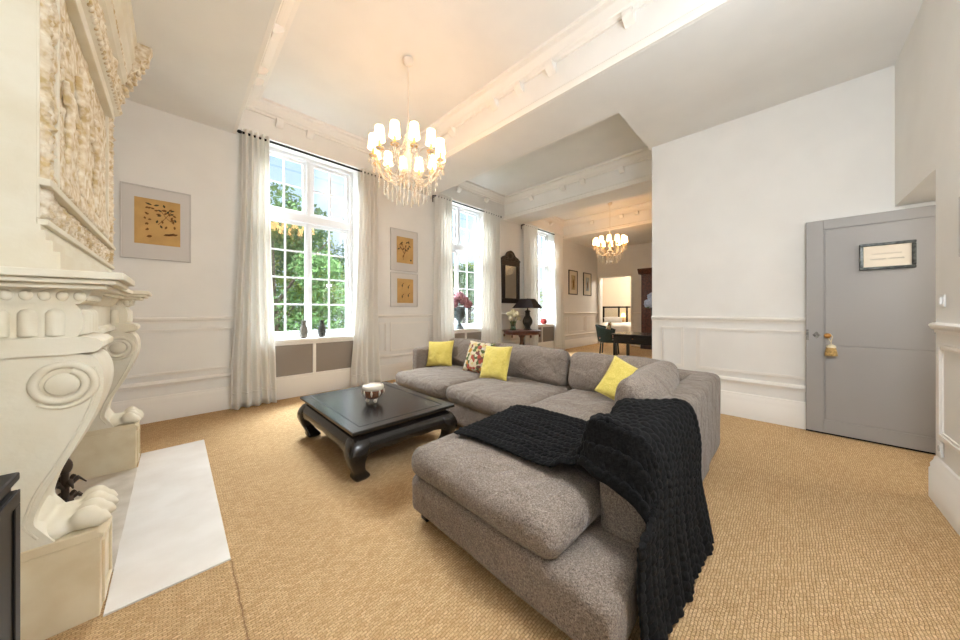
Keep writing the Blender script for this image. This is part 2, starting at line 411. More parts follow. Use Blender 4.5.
trim(MB().frame(OY0-.06,OY1+.06,-.06,OZ+.06,.06,XF-.025,XF,'yz'),'flat white casing around the distant opening')

# ------------------------------------------------------------------ windows
def sash(parent,x0,x1,z0,z1,y,cols,rows,name):
    fr=MB(); w=.048
    fr.frame(x0,x1,z0,z1,w,y-.022,y+.022,'xz')
    gx0,gx1,gz0,gz1=x0+w,x1-w,z0+w,z1-w
    for i in range(1,cols):
        x=gx0+(gx1-gx0)*i/cols; fr.box(x-.0125,x+.0125,y-.014,y+.014,gz0,gz1)
    for j in range(1,rows):
        z=gz0+(gz1-gz0)*j/rows; fr.box(gx0,gx1,y-.0135,y+.0135,z-.0125,z+.0125)
    o=obj(name,fr,WINP,parent,bevel=.003)
    obj('pane',MB().box(gx0-.005,gx1+.005,y-.002,y+.002,gz0-.005,gz1+.005),PANE,o)
    return o
for i,(a,b) in enumerate(wins):
    w=thing('window_%d'%(i+1),['nearest tall white casement window with a transom beside the fireplace','middle tall white casement window behind the flower urn','farthest tall white casement window behind the table lamp'][i],'window',(0,0,0),kind=S)
    y=5.5; f=MB()
    f.frame(a,b,ZS+.02,ZT,.05,5.44,5.56,'xz')
    f.box(a+.05,b-.05,5.43,5.57,2.70,2.83)             # transom
    f.box((a+b)/2-.035,(a+b)/2+.035,5.44,5.56,2.83,ZT-.05)
    obj('window_frame',f,WINP,w,bevel=.006)
    m=(a+b)/2
    sash(w,a+.05,m-.002,ZS+.07,2.70,y,2,4,'casement'); sash(w,m+.002,b-.05,ZS+.07,2.70,y,2,4,'casement')
    sash(w,a+.05,m-.035,2.83,ZT-.05,y,2,2,'fanlight'); sash(w,m+.035,b-.05,2.83,ZT-.05,y,2,2,'fanlight')
    obj('meeting_stile',MB().box(m-.028,m+.028,5.455,5.478,ZS+.08,2.70),WINP,w,bevel=.005)
    h=MB().box(m-.011,m+.011,5.446,5.455,1.72,1.86).tube([(m,5.45,1.79),(m,5.42,1.79)],.008).ell((m,5.415,1.79),(.022,.014,.014))
    obj('window_handle',h,WINP,w,smooth=40)
    obj('window_sill',MB().box(a-.03,b+.03,5.13,5.46,ZS-.03,ZS+.02),TRIM,w,bevel=.008)
    # panelled radiator recess under the sill
    p=MB(); z0,z1=.29,ZS-.03
    p.frame(a-.02,b+.02,z0,z1,.04,YW-.03,YW,'xz'); p.box(m-.022,m+.022,YW-.029,YW,z0+.04,z1-.04)
    pp=obj('apron_frame',p,TRIM,w,bevel=.004)
    for q0,q1 in ((a+.02,m-.022),(m+.022,b-.02)):
        o=obj('apron_panel',MB().box(q0,q1,YW-.012,YW-.001,z0+.04,z1-.04),GREYP,w); o['label']='taupe grey panel'
    obj('apron_base',MB().box(a-.06,b+.06,YW-.035,YW,0,z0),TRIM,w,bevel=.006)

# curtain rods and curtains
def curtain(x0,x1,x0b,x1b,yc,ztop,label,folds,seed,pool=0):
    rnd=random.Random(seed); ph=rnd.random()*6; NU=folds*12; NV=46
    amp=[.6+.4*rnd.random() for _ in range(folds+1)]
    def fn(u,v):
        z=ztop*(1-v)+.012*v
        e=v**1.3
        xa=x0+(x0b-x0)*e; xb=x1+(x1b-x1)*e
        k=u*folds; A=amp[int(k)%len(amp)]
        uu=u+.25/folds*sin(v*5+ph+3*u)*v
        am=(.034+.022*v)*(A if v>.1 else 1)
        x=xa+(xb-xa)*uu
        y=yc+am*sin(2*pi*k+.9*v*sin(ph+u*4)) - .01*v
        if v>.93: y+= -.05*(v-.93)/.07*(.5+.5*sin(k*3+ph))*pool
        x+=.006*noise.noise(Vector((u*20,v*9,seed)))
        y+=.010*noise.noise(Vector((u*9,v*7,seed+9)))*v
        return (x,y,z)
    mb=MB().grid(fn,NU,NV)
    o=obj('curtain',mb,CURT,smooth=180,solid=.003)
    tag(o,label,'curtain',None)
    # hem line as stitched band
    hb=MB().grid(lambda u,v:(lambda p:(p[0],p[1]-.003,p[2]))(fn(u,.945+v*.006)),NU,1)
    obj('hem',hb,CURT,parent=o,smooth=180,solid=.004)
    return o
def rod(x0,x1,z,label,y=5.1):
    t=thing('curtain_rod',label,'curtain rod',((x0+x1)/2,y,z))
    h=(x1-x0)/2
    obj('pole',MB().tube([(-h,0,0),(h,0,0)],.016,12),BLACKM,t,smooth=40)
    for s in (-1,1):
        obj('finial',MB().lathe([(.013,0),(.022,.004),(.022,.03),(.015,.034),(.012,.045)],14,M=T(s*h,0,0)@Matrix.Rotation(s*pi/2,4,'Y')),BLACKM,t,smooth=40)
        obj('bracket',MB().box(s*(h-.04)-.012,s*(h-.04)+.012,YW-y-.012,YW-y,-.11,.03).box(s*(h-.04)-.008,s*(h-.04)+.008,-.002,YW-y-.01,-.022,-.006),BLACKM,t,bevel=.003)
rod(.62,2.56,3.66,'black curtain pole over the nearest tall window')
rod(3.76,5.82,3.66,'black curtain pole over the middle window behind the flower urn')
rod(6.78,8.86,3.66,'black curtain pole over the farthest window behind the lamp')
curtain(.63,.93,.52,.99,5.085,3.71,'long white curtain at the left of the nearest window, beside the fireplace picture',5,1,1)
curtain(2.22,2.53,2.06,2.55,5.085,3.71,'long white curtain at the right of the nearest window, beside two small botanical prints',5,2,1)
curtain(3.78,4.22,3.74,4.27,5.085,3.71,'long white curtain between the botanical prints and the flower urn',6,3)
curtain(5.20,5.80,5.14,5.80,5.085,3.71,'long white curtain between the flower urn and the black mirror',7,4)
curtain(6.80,7.42,6.86,7.46,5.085,3.71,'white curtain behind the table lamp, left of the farthest window',7,5)
curtain(8.36,8.84,8.40,8.96,5.085,3.71,'white curtain right of the farthest window, beside the black framed pictures',6,6)

# ------------------------------------------------------------------ fireplace
fp=thing('fireplace','cream carved stone fireplace with scroll jambs, lion paw feet and a carved overmantel','fireplace',(-.4,3.05,0))
FX,FYc=-.4,3.05
def fobj(name,mb,m,smooth=None,bevel=0,par=None,**k):
    for i,v in enumerate(mb.v): mb.v[i]=(v[0]-FX,v[1]-FYc,v[2])
    return obj(name,mb,m,par or fp,smooth=smooth,bevel=bevel,**k)
def smoothpts(P,n=6):
    out=[]; m=len(P)
    for i in range(m-1):
        p0,p1,p2,p3=[Vector(P[max(0,min(m-1,i+k))]) for k in (-1,0,1,2)]
        for j in range(n):
            t=j/n
            out.append(tuple(.5*((2*p1)+(p2-p0)*t+(2*p0-5*p1+4*p2-p3)*t*t+(3*p1-p0-3*p2+p3)*t**3)))
    out.append(tuple(P[-1])); return out
for (y0,y1) in ((2.06,2.36),(3.75,4.05)):
    b=MB().box(XL,-.225,y0,y1,0,.335)
    b.prism([(XL,.335),(-.215,.335),(-.212,.35),(-.228,.362),(-.232,.375),(XL,.375)],y0-.006,y1+.006,'y')
    jb=fobj('jamb_base',b,STONE2,bevel=.004)
    # recessed strip on the base front
    fobj('base_panel',MB().frame(y0+.04,y1-.04,.03,.30,.02,-.226,-.216,'yz'),STONE2,bevel=.002)
    # scroll bracket: side profile in X-Z
    out=smoothpts([(-.29,1.12),(-.245,1.105),(-.222,1.06),(-.215,1.00),(-.222,.93),(-.245,.85),(-.28,.76),(-.315,.68),(-.355,.60),(-.378,.53),(-.388,.47),(-.37,.43),(-.34,.375)],5)
    b=MB().prism([(XL,.375)]+[(XL,1.12)]+out,y0,y1,'y')
    sc=fobj('scroll_bracket',b,STONE,smooth=30)
    # volute spiral on both cheeks
    for yy,s in ((y0,-1),(y1,1)):
        pts=[]
        for k in range(60):
            a=-2.3+2*pi*1.55*k/59; r=.094*(1-.40*k/59)
            pts.append((-.320+r*.95*cos(a),yy,1.0+r*sin(a)))
        m=MB().tube(pts,.011,8,rs=[.006+.008*min(1,k/12) for k in range(60)])
        m.lathe([(.044,-.004),(.044,.007),(.039,.012),(.002,.014)],28,M=T(-.320,yy,1.0)@Matrix.Rotation(-s*pi/2,4,'X'))
        edge=[(x-.022,yy,z) for x,z in out[10:-3]]
        m.tube(edge,.004,6)
        fobj('volute',m,STONE,smooth=60)
    # lion paw : continuous lump with five toes facing the room
    yc=(y0+y1)/2; m=MB()
    m.ell((-.345,yc,.395),(.10,.142,.045),24,14); m.ell((-.42,yc,.44),(.055,.135,.08),24,14)
    m.ell((-.42,yc,.52),(.035,.125,.07),24,14)
    for k in range(4):
        ty=yc+(k-1.5)*.072; q=.008*(1 if k in (1,2) else 0)
        m.ell((-.268+q,ty,.418),(.044,.041,.046),20,12); m.ell((-.236+q,ty,.400),(.034,.037,.032),20,12)
        m.ell((-.208+q,ty,.392),(.012,.014,.016),12,8)
    m.box(-.45,-.33,y0+.01,y1-.01,.372,.40)
    pw=fobj('lion_paw',m,STONE,smooth=180)
    rm=pw.modifiers.new('Remesh','REMESH'); rm.mode='VOXEL'; rm.voxel_size=.007; rm.use_smooth_shade=True
    sm=pw.modifiers.new('Smooth','SMOOTH'); sm.iterations=6; sm.factor=.6
    # impost blocks above the scroll
    m=MB().prism([(XL,1.12),(-.30,1.12),(-.235,1.125),(-.218,1.145),(-.218,1.165),(-.235,1.182),(-.27,1.19),(XL,1.19)],y0-.012,y1+.012,'y')
    fobj('torus_moulding',m,STONE,smooth=40)
    m=MB().prism([(XL,1.19),(-.285,1.19),(-.272,1.215),(-.268,1.26),(-.275,1.30),(-.29,1.325),(XL,1.325)],y0,y1,'y')
    for k in range(4):
        x=-.525+.062*k
        m.lathe([(.026,0),(.026,.085),(.019,.10),(.002,.108)],14,M=T(x,y0+.010,1.2))
    for k in range(4):
        yy=y0+.045+.07*k
        m.lathe([(.029,0),(.029,.085),(.02,.10),(.002,.108)],14,M=T(-.288,yy,1.2))
    fobj('fluted_block',m,STONE,smooth=40)
    m=MB().prism([(XL,1.325),(-.28,1.325),(-.268,1.335),(-.25,1.37),(-.245,1.385),(XL,1.385)],y0-.006,y1+.006,'y')
    for k in range(7):
        m.ell((-.53+.042*k,y0-.004,1.357),(.017,.012,.021)); 
    for k in range(7):
        m.ell((-.262,y0+.02+.043*k,1.357),(.012,.017,.021))
    fobj('egg_moulding',m,STONE,smooth=60)
# lintel, frieze and shelf
m=MB().prism([(XL+.001,1.101),(-.37,1.101),(-.36,1.13),(-.33,1.15),(-.335,1.175),(-.36,1.19),(-.36,1.325),(-.33,1.35),(-.315,1.384),(XL+.001,1.384)],2.355,3.755,'y')
fobj('lintel',m,STONE,smooth=30)
m=MB()
for d,z0,z1 in ((0,1.425,1.455),(.022,1.405,1.425),(.05,1.385,1.405)):
    m.prism([(XL,1.95+d),(-.15-d,1.95+d),(-.15-d,2.45-d),(-.235-d,2.50-d),(-.235-d,3.62+d),(-.15-d,3.67+d),(-.15-d,4.15-d),(XL,4.15-d)],z0,z1,'z')
fobj('mantel_shelf',m,STONE,bevel=.005)
# firebox
m=MB().box(-1.05,-1.0,FY0,FY1,0,1.1).box(-1.05,XL+.0,FY0-.0,FY0+.05,0,1.1).box(-1.05,XL,FY1-.05,FY1,0,1.1).box(-1.049,-.372,FY0+.002,FY1-.002,1.06,1.1)
fobj('firebox',m,FIREB)
fobj('inner_hearth',MB().box(-1.0,-.215,FY0+.0,FY1-.0,0,.012),VEIN)
h=fobj('hearth_slab',MB().box(-.215,.205,2.04,4.10,0,.008),MARBLE); h['label']='white marble floor slab'
# overmantel
OX=-.39; oy0,oy1=2.10,4.0
m=MB().box(XL,OX,oy0,oy1,1.455,3.0)
for q,(x_,z0_,z1_) in enumerate(((-.322,1.455,1.53),(-.342,1.53,1.575),(-.362,1.575,1.615),(-.376,1.615,1.64))):
    m.box(XL,x_,oy0-.062+.014*q,oy1+.062-.014*q,z0_,z1_)
fobj('overmantel_body',m,STONE,smooth=30)
m=MB()
m.box(OX,OX+.03,oy0,oy1,1.64,1.665).box(OX,OX+.035,oy0,oy1,1.80,1.83)
m.box(OX,OX+.03,oy0,oy1,2.90,2.93)
for y in (oy0,oy0+.115,oy1-.125,oy1-.012): m.box(OX-.002,OX+.008,y+.0005,y+.0115,1.666,2.899)
for y in (oy0+.215,oy1-.235): m.box(OX,OX+.02,y,y+.02,1.83,2.9)
m.box(OX,OX+.045,oy0+.215,oy1-.215,2.82,2.9)
fobj('overmantel_frames',m,STONE,bevel=.004)
def relief(y0,y1,z0,z1,fn,res,base=OX):
    nu=max(4,int((y1-y0)/res)); nv=max(4,int((z1-z0)/res))
    return MB().grid(lambda u,v:((base-.003 if (u<1e-6 or v<1e-6 or u>1-1e-6 or v>1-1e-6) else base+.001+fn(u*(y1-y0),v*(z1-z0),u,v)),y0+u*(y1-y0),z0+v*(z1-z0)),nu,nv)
def guil(a,b,u,v):  # vertical ribbon guilloche
    w=.10; c=w/2; ph=b/.13*pi
    s1=abs(a-c-.03*sin(ph)); s2=abs(a-c+.03*sin(ph)); d=min(s1,s2)
    eye=max(0,.018-sqrt((a-c)**2+((b%.11)-.055)**2))
    n=.006*noise.noise(Vector((a*60,b*60,1)))
    return max(0,.026-d*1.5)+eye*1.0+n+.004
def leafy(k):
    def f(a,b,u,v):
        p=Vector((a*11+k,b*11,k)); n1=noise.noise(p); n2=noise.noise(Vector((a*30,b*30,k+5)))
        return .004+.030*max(0,n1+.15)+.012*abs(n2)
    return f
def scrolls(a,b,u,v):
    P=.16; q=(a%P)-P/2; r=sqrt(q*q+(b-.067)**2); ang=math.atan2(b-.067,q)
    s=.5+.5*cos(r*230-ang*1.0)
    return .004+.030*s*max(0,1-r/.085)+.010*abs(noise.noise(Vector((a*40,b*40,3))))
fobj('guilloche_band',relief(oy0+.014,oy0+.114,1.67,2.9,guil,.008),CARVE,smooth=180)
fobj('guilloche_band',relief(oy1-.112,oy1-.012,1.67,2.9,guil,.008),CARVE,smooth=180)
fobj('foliage_band',relief(oy0+.13,oy0+.214,1.84,2.9,leafy(3),.009),CARVE,smooth=180)
fobj('foliage_band',relief(oy1-.214,oy1-.13,1.84,2.9,leafy(8),.009),CARVE,smooth=180)
fobj('scroll_frieze',relief(oy0+.13,oy1-.13,1.667,1.80,scrolls,.008),CARVE,smooth=180)
# central figure relief
yc=(oy0+oy1)/2
def central(a,b,u,v):
    h=.004+.010*max(0,noise.noise(Vector((a*8,b*8,2)))+.1)
    if v<.28: h+=.03*(1-v/.28)*(.7+.5*noise.noise(Vector((a*14,b*14,7))))
    return h
cen=fobj('relief_panel',relief(oy0+.235,oy1-.235,1.84,2.82,central,.014),CARVE,smooth=180)
m=MB(); X=OX+.005
def fig(yc,s,z):
    m.ell((X+.004,yc,z+.60*s),(.026*s,.04*s,.05*s),14,10)                    # head
    m.ell((X+.002,yc,z+.645*s),(.028*s,.046*s,.022*s))
    m.ell((X+.012,yc,z+.47*s),(.026*s,.07*s,.09*s),14,10)                  # chest
    m.ell((X+.01,yc,z+.36*s),(.022*s,.055*s,.07*s))
    for k in range(5):                                                       # drapery folds
        yy=yc+(k-2)*.03*s
        m.tube([(X+.008,yc+(k-2)*.016*s,z+.38*s),(X+.014,yy,z+.24*s),(X+.006,yy+(k-2)*.012*s,z+.02*s)],.016*s,8)
    m.tube([(X+.006,yc-.06*s,z+.52*s),(X+.02,yc-.12*s,z+.44*s),(X+.016,yc-.14*s,z+.56*s)],.02*s,8,rs=[.024*s,.019*s,.014*s])
    m.tube([(X+.006,yc+.06*s,z+.52*s),(X+.02,yc+.11*s,z+.40*s),(X+.03,yc+.05*s,z+.34*s)],.02*s,8,rs=[.024*s,.019*s,.014*s])
for q,(yy_,s_) in enumerate(((yc-.18,1.15),(yc+.24,1.0),(yc-.50,.85))):
    m=MB(); fig(yy_,s_,1.92); g_=fobj('relief_figure',m,CARVE,smooth=180)
    g_.modifiers.new('Remesh','REMESH').mode='VOXEL'; g_.modifiers['Remesh'].voxel_size=.008; g_.modifiers['Remesh'].use_smooth_shade=True
m=MB()
for k in range(130):
    yy=oy0+.27+random.random()*1.35; zz=1.86+random.random()*.9; r=random.random()
    m.ell((X-.004,yy,zz),(.014,.010+.012*r,.024+.016*r),8,6,rot=Matrix.Rotation(random.random()*3,3,'X'))
fobj('relief_foliage',m,CARVE,smooth=180)
# entablature and cornice of the overmantel
m=MB().prism([(XL,2.93),(OX+.02,2.93),(OX+.06,2.96),(OX+.07,3.0),(OX+.05,3.02),(OX+.05,3.22),(OX+.08,3.24),(OX+.10,3.28),(OX+.10,3.32),(OX+.11,3.36),(OX+.125,3.40),(OX+.125,3.44),(OX+.14,3.47),(OX+.14,3.60),(OX+.155,3.62),(OX+.155,3.648),(XL,3.648)],oy0-.02,oy1+.02,'y')
fobj('cornice',m,STONE,smooth=25)
fobj('frieze_carving',relief(oy0,oy1,3.03,3.21,leafy(21),.010,OX+.05),CARVE,smooth=180)
m=MB(); m2=MB()
for k in range(38):
    y=oy0+.02+k*.0505
    m.ell((OX+.085,y,3.30),(.022,.026,.028),8,6)
    m2.ell((OX+.055,y,2.975),(.02,.026,.022),8,6)
fobj('egg_and_dart',m,CARVE,smooth=180); fobj('bead_moulding',m2,CARVE,smooth=180)
for s_,yy in ((1,oy1+.02),(-1,oy0-.02)):
    m=MB(); lo,hi=min(yy,yy+s_*.12),max(yy,yy+s_*.12)
    m.prism([(XL,3.36),(OX+.12,3.36),(OX+.17,3.43),(OX+.18,3.50),(OX+.22,3.53),(OX+.23,3.60),(OX+.245,3.648),(XL,3.648)],lo,hi,'y')
    m.prism([(XL,3.12),(OX+.03,3.12),(OX+.07,3.18),(OX+.08,3.27),(OX+.12,3.33),(OX+.12,3.37),(XL,3.37)],lo,hi-.02 if s_>0 else hi,'y')
    for k in range(7):   # acanthus lobes
        z=3.16+.065*k; x=OX+.055+.024*k
        m.ell((x,yy+s_*.06,z),(.024,.055-.003*k,.036),12,8,rot=Matrix.Rotation(-.5,3,'Y'))
        m.ell((x-.02,yy+s_*.125,z),(.05,.016,.030),12,8,rot=Matrix.Rotation(.6,3,'Y'))
    pts=[(OX+.13+.055*cos(a)*(1-a/13),yy+s_*.125,3.52+.06*sin(a)*(1-a/13)) for a in [k*.35 for k in range(30)]]
    m.tube(pts,.012,6)
    fobj('cornice_scroll',m,CARVE,smooth=50)
# fire dogs and logs
fd=thing('firedog','dark ornate metal firedog with leaf finial inside the fireplace','firedog',(-.47,3.08,.012))
m=MB().tube([(0,0,.0),(0,0,.30)],.016,8).tube([(0,0,.05),(-.38,0,.05)],.014,8).ell((0,0,.34),(.03,.03,.05)).tube([(0,-.1,0),(0,-.05,.07),(0,0,.09),(0,.05,.07),(0,.1,0)],.013,8)
for a in range(6):
    an=a*pi/3; m.tube([(0,0,.2),(.05*cos(an),.05*sin(an),.26),(.08*cos(an),.08*sin(an),.22)],.011,6,rs=[.008,.014,.003])
    m.tube([(0,0,.12),(.05*cos(an),.05*sin(an),.16),(.09*cos(an),.09*sin(an),.11)],.011,6,rs=[.008,.014,.003])
obj('stand',m,mat('dark_iron',(70,58,48),.5,metal=.5),fd,smooth=60)
for k,(yy,zz,dx,lab) in enumerate(((2.74,.075,-.14,'long grey split log lying lowest in the fireplace'),(2.93,.075,-.26,'second grey log beside the firedog'),(2.80,.19,-.15,'short log resting across the top of the other logs'))):
    pts=[(-.82+dx+.05*j,yy+(.01*sin(j*2+k))+.03*j*(1 if k!=1 else .3)-.1,zz) for j in range(10)]
    tag(obj('log',MB().tube(pts,.06,10,rs=[.058+.004*sin(j*3) for j in range(10)]),mat('ashy_log%d'%k,(118,104,90),.9,col2=(84,72,60),scale=18,bump=.6,bscale=30),smooth=50),lab,'log')

# black cabinet at the left edge
cb=thing('cabinet','black cabinet with a flat top at the bottom left edge','cabinet',(-.435,1.30,0))
obj('body',MB().box(-.11,.1,-.28,.285,.02,.80),BLACKP,cb,bevel=.004)
obj('top',MB().box(-.112,.112,-.295,.297,.80,.825),BLACKP,cb,bevel=.005)
d=obj('door',MB().box(.1,.112,-.27,-.005,.05,.78).frame(-.27,-.005,.05,.78,.04,.112,.117,'yz'),BLACKP,cb,bevel=.002)
obj('knob',MB().ell((.127,-.04,.45),(.012,.012,.012)),BLACKM,d,smooth=180)
d=obj('door',MB().box(.1,.112,.005,.275,.05,.78).frame(.005,.275,.05,.78,.04,.112,.117,'yz'),BLACKP,cb,bevel=.002)
obj('knob',MB().ell((.127,.04,.45),(.012,.012,.012)),BLACKM,d,smooth=180)

# ------------------------------------------------------------------ sofa
def rbox(x0,x1,y0,y1,z0,z1,r,n=14,puff=(0,0,0),seed=0,wob=.0,soft=0):
    """rounded, puffed cushion block"""
    mb=MB(); hx,hy,hz=(x1-x0)/2,(y1-y0)/2,(z1-z0)/2; c=Vector(((x0+x1)/2,(y0+y1)/2,(z0+z1)/2))
    idx={}; vs=[]; fs=[]
    def pt(p):
        k=tuple(round(q*n) for q in p)
        if k in idx: return idx[k]
        # denser near the edges
        q=[math.copysign(sin(abs(t)*pi/2)**1.0,t) for t in p]
        P=Vector((q[0]*hx,q[1]*hy,q[2]*hz))
        I=Vector((max(-hx+r,min(hx-r,P.x)),max(-hy+r,min(hy-r,P.y)),max(-hz+r,min(hz-r,P.z))))
        D=P-I
        if D.length>1e-9: P=I+D.normalized()*r
        else: pass
        nx,ny,nz=P.x/hx,P.y/hy,P.z/hz
        bx,by,bz=puff
        P.z+=nz*bz*(1-nx**2)*(1-ny**2); P.x+=nx*bx*(1-ny**2)*(1-nz**2); P.y+=ny*by*(1-nx**2)*(1-nz**2)
        if wob:
            P+=wob*noise.noise_vector(Vector((P.x*3.5+seed,P.y*3.5,P.z*3.5)))
        idx[k]=len(vs); vs.append(P+c); return idx[k]
    g=[(-1+2*i/n) for i in range(n+1)]
    for ax in range(3):
        for s in (-1,1):
            for i in range(n):
                for j in range(n):
                    q=[]
                    for (a,b) in ((i,j),(i+1,j),(i+1,j+1),(i,j+1)):
                        p=[0,0,0]; p[ax]=s; p[(ax+1)%3]=g[a]; p[(ax+2)%3]=g[b]; q.append(pt(p))
                    fs.append(tuple(q))
    return mb.add(vs,fs)
sofa=thing('sectional_sofa','large grey melange L-shaped sectional sofa with a chaise end','sofa',(2.2,1.8,0))
def sobj(name,mb,m=SOFA,M=None,par=None):
    M=M or Matrix.Identity(4)
    for i,v in enumerate(mb.v):
        p=M@Vector(v); mb.v[i]=(p.x-2.2,p.y-1.8,p.z)
    return obj(name,mb,m,par or sofa,smooth=180)
YO=.408; XO=3.5
sobj('chaise_base',rbox(1.035,2.9,YO,1.66,.055,.285,.05,18,seed=1,wob=.006))
sobj('long_base',rbox(2.14,XO-.02,1.0,3.93,.055,.285,.05,18,seed=4,wob=.006))
sobj('long_backrest',rbox(3.24,XO,YO+.01,3.95,.06,.73,.055,20,seed=9,wob=.006))
sobj('short_backrest',rbox(1.40,XO-.01,YO,YO+.22,.06,.73,.06,20,seed=5,wob=.008))
sobj('arm',rbox(2.50,3.3,3.79,3.95,.06,.735,.05,16,seed=6,wob=.004))
for (x,y) in ((1.12,1.58),(1.12,.52),(2.22,1.75),(2.22,3.85),(3.4,3.85),(3.4,.52)):
    sobj('foot',MB().box(x-.03,x+.03,y-.03,y+.03,0,.07),BLACKP)
seats=[(2.12,3.26,2.71,3.80),(2.12,3.26,1.66,2.70),(2.19,3.26,.63,1.655)]
for k,(x0,x1,y0,y1) in enumerate(seats):
    c=sobj('seat_cushion',rbox(x0,x1,y0,y1,.275,.455,.075,16,(.01,.01,.03),k*7,.014))
c=sobj('chaise_cushion',rbox(1.02,2.185,.63,1.665,.275,.46,.08,20,(.012,.012,.03),55,.016))
def seam(par,x0,x1,y0,y1,z):
    pts=[]; r=.07
    for (cx,cy,a0) in ((x1-r,y1-r,0),(x0+r,y1-r,90),(x0+r,y0+r,180),(x1-r,y0+r,270)):
        for k in range(6): a=R(a0+k*18); pts.append((cx+r*cos(a),cy+r*sin(a),z))
    sobj('piping',MB().tube(pts,.004,6,closed=True),par=None)
# back cushions (tilted)
def backc(y0,y1,k,x=3.13,tilt=12,z0=.44,h=.43):
    mb=rbox(-.11,.11,-(y1-y0)/2,(y1-y0)/2,0,h,.085,16,(.055,.0,.02),k*11+3,.022)
    M=T(x,(y0+y1)/2,z0)@Matrix.Rotation(R(tilt),4,'Y')
    return sobj('back_cushion',mb,M=M)
backc(2.74,3.78,1,x=3.06,h=.41); backc(1.70,2.72,2,x=3.04,h=.41); backc(.74,1.68,3,x=3.07,h=.40)
mb=rbox(-.53,.53,-.105,.105,0,.41,.09,16,(.0,.06,.02),91,.026)
sobj('back_cushion',mb,M=T(2.52,.76,.445)@Matrix.Rotation(R(4),4,'Z')@Matrix.Rotation(R(10),4,'X'))

# scatter pillows
def pillow_mesh(w,h,t,seed,n=22):
    mb=MB()
    for s in (1,-1):
        def fn(u,v,s=s):
            a=2*u-1; b=2*v-1
            ed=max(0,(1-a*a)*(1-b*b))
            th=t*ed**.42*(1+.12*noise.noise(Vector((a*2.2,b*2.2,seed+s))))
            pin=1-.07*(1-abs(b)**2)*abs(a)**3
            pin2=1-.07*(1-abs(a)**2)*abs(b)**3
            return (s*th/2,a*w/2*pin,b*h/2*pin2+h/2)
        mb.grid(fn,n,n)
    # weld rims
    key={}; remap=[]; vs=[]
    for v in mb.v:
        k=tuple(round(q,5) for q in v)
        if k not in key: key[k]=len(vs); vs.append(v)
        remap.append(key[k])
    out=MB(); out.v=vs; out.f=[tuple(remap[i] for i in f) for f in mb.f]; out.m=mb.m
    return out
def pillow(name,loc,rz,tilt,w,h,t,m,label,seed,roll=0,group=None):
    o=obj(name,pillow_mesh(w,h,t,seed),m,smooth=180)
    o.matrix_world=T(*loc)@Matrix.Rotation(R(rz),4,'Z')@Matrix.Rotation(R(tilt),4,'Y')@Matrix.Rotation(R(roll),4,'X')
    pts=[]
    for k in range(48):
        q=k/12; i=int(q); f=q-i; a,b=[(-1+2*f,-1),(1,-1+2*f),(1-2*f,1),(-1,1-2*f)][i]
        pin=1-.07*(1-abs(b)**2)*abs(a)**3; pin2=1-.07*(1-abs(a)**2)*abs(b)**3
        pts.append((0,a*w/2*pin,b*h/2*pin2+h/2))
    obj('piping',MB().tube(pts,.004,6,closed=True),m,parent=o,smooth=180)
    return tag(o,label,'pillow',group)
pillow('throw_pillow',(2.74,3.60,.475),24,20,.42,.38,.14,YEL,'yellow scatter pillow at the far end of the sofa, against its arm',1,roll=-4)
pillow('throw_pillow',(2.80,2.90,.475),8,22,.42,.42,.15,FLORAL,'multicoloured floral scatter pillow on the long side of the sofa',2,roll=2)
pillow('throw_pillow',(2.68,2.47,.475),4,22,.40,.41,.15,YEL,'yellow scatter pillow leaning in front of the floral one',3,roll=-3)
pillow('throw_pillow',(2.74,1.06,.49),24,26,.38,.38,.12,YEL,'yellow scatter pillow tilted on its corner in the corner of the sofa',4,roll=28)

# knitted throw
path=[(1.57,.488),(1.45,.502),(1.25,.512),(1.05,.512),(.94,.508),(.84,.522),(.765,.57),(.715,.65),(.665,.74),(.60,.772),(.51,.772),(.43,.762),(.385,.71),(.368,.60),(.362,.45),(.350,.30),(.330,.15),(.305,.02)]
PS=smoothpts([Vector((p[0],p[1],0)) for p in path],16)
Ls=[0]
for i in range(1,len(PS)): Ls.append(Ls[-1]+(Vector(PS[i])-Vector(PS[i-1])).length)
LT=Ls[-1]
def at_len(l):
    l=max(0,min(LT-1e-6,l))
    lo,hi=0,len(Ls)-1
    while hi-lo>1:
        mid=(lo+hi)//2
        if Ls[mid]<=l: lo=mid
        else: hi=mid
    f=(l-Ls[lo])/(Ls[hi]-Ls[lo]); a=Vector(PS[lo]); b=Vector(PS[hi]); return a.lerp(b,f),(b-a).normalized()
def xr(s):  # x-range along the throw
    K=[(0,1.30,2.06),(.4,1.31,2.06),(.72,1.31,2.04),(.95,1.25,1.96),(1.12,1.16,1.98),(1.3,1.12,2.13),(1.5,1.14,2.18),(1.8,1.16,2.12),(3,1.15,2.0)]
    for i in range(len(K)-1):
        if K[i][0]<=s<=K[i+1][0]:
            f=(s-K[i][0])/(K[i+1][0]-K[i][0]); f=f*f*(3-2*f)
            return K[i][1]+(K[i+1][1]-K[i][1])*f, K[i][2]+(K[i+1][2]-K[i][2])*f
    return K[-1][1:]
def knit(u,s):
    W=.76; x=u*W; c=x/.042; k=math.floor(c); f=c-k
    ph=s/.040+(.5 if k%2 else 0)+ (f-.5)*.7*(1 if k%2 else -1)
    st=abs(sin(pi*ph))**.7
    return .013*st*(sin(pi*f)**.6 if 0<f<1 else 0)
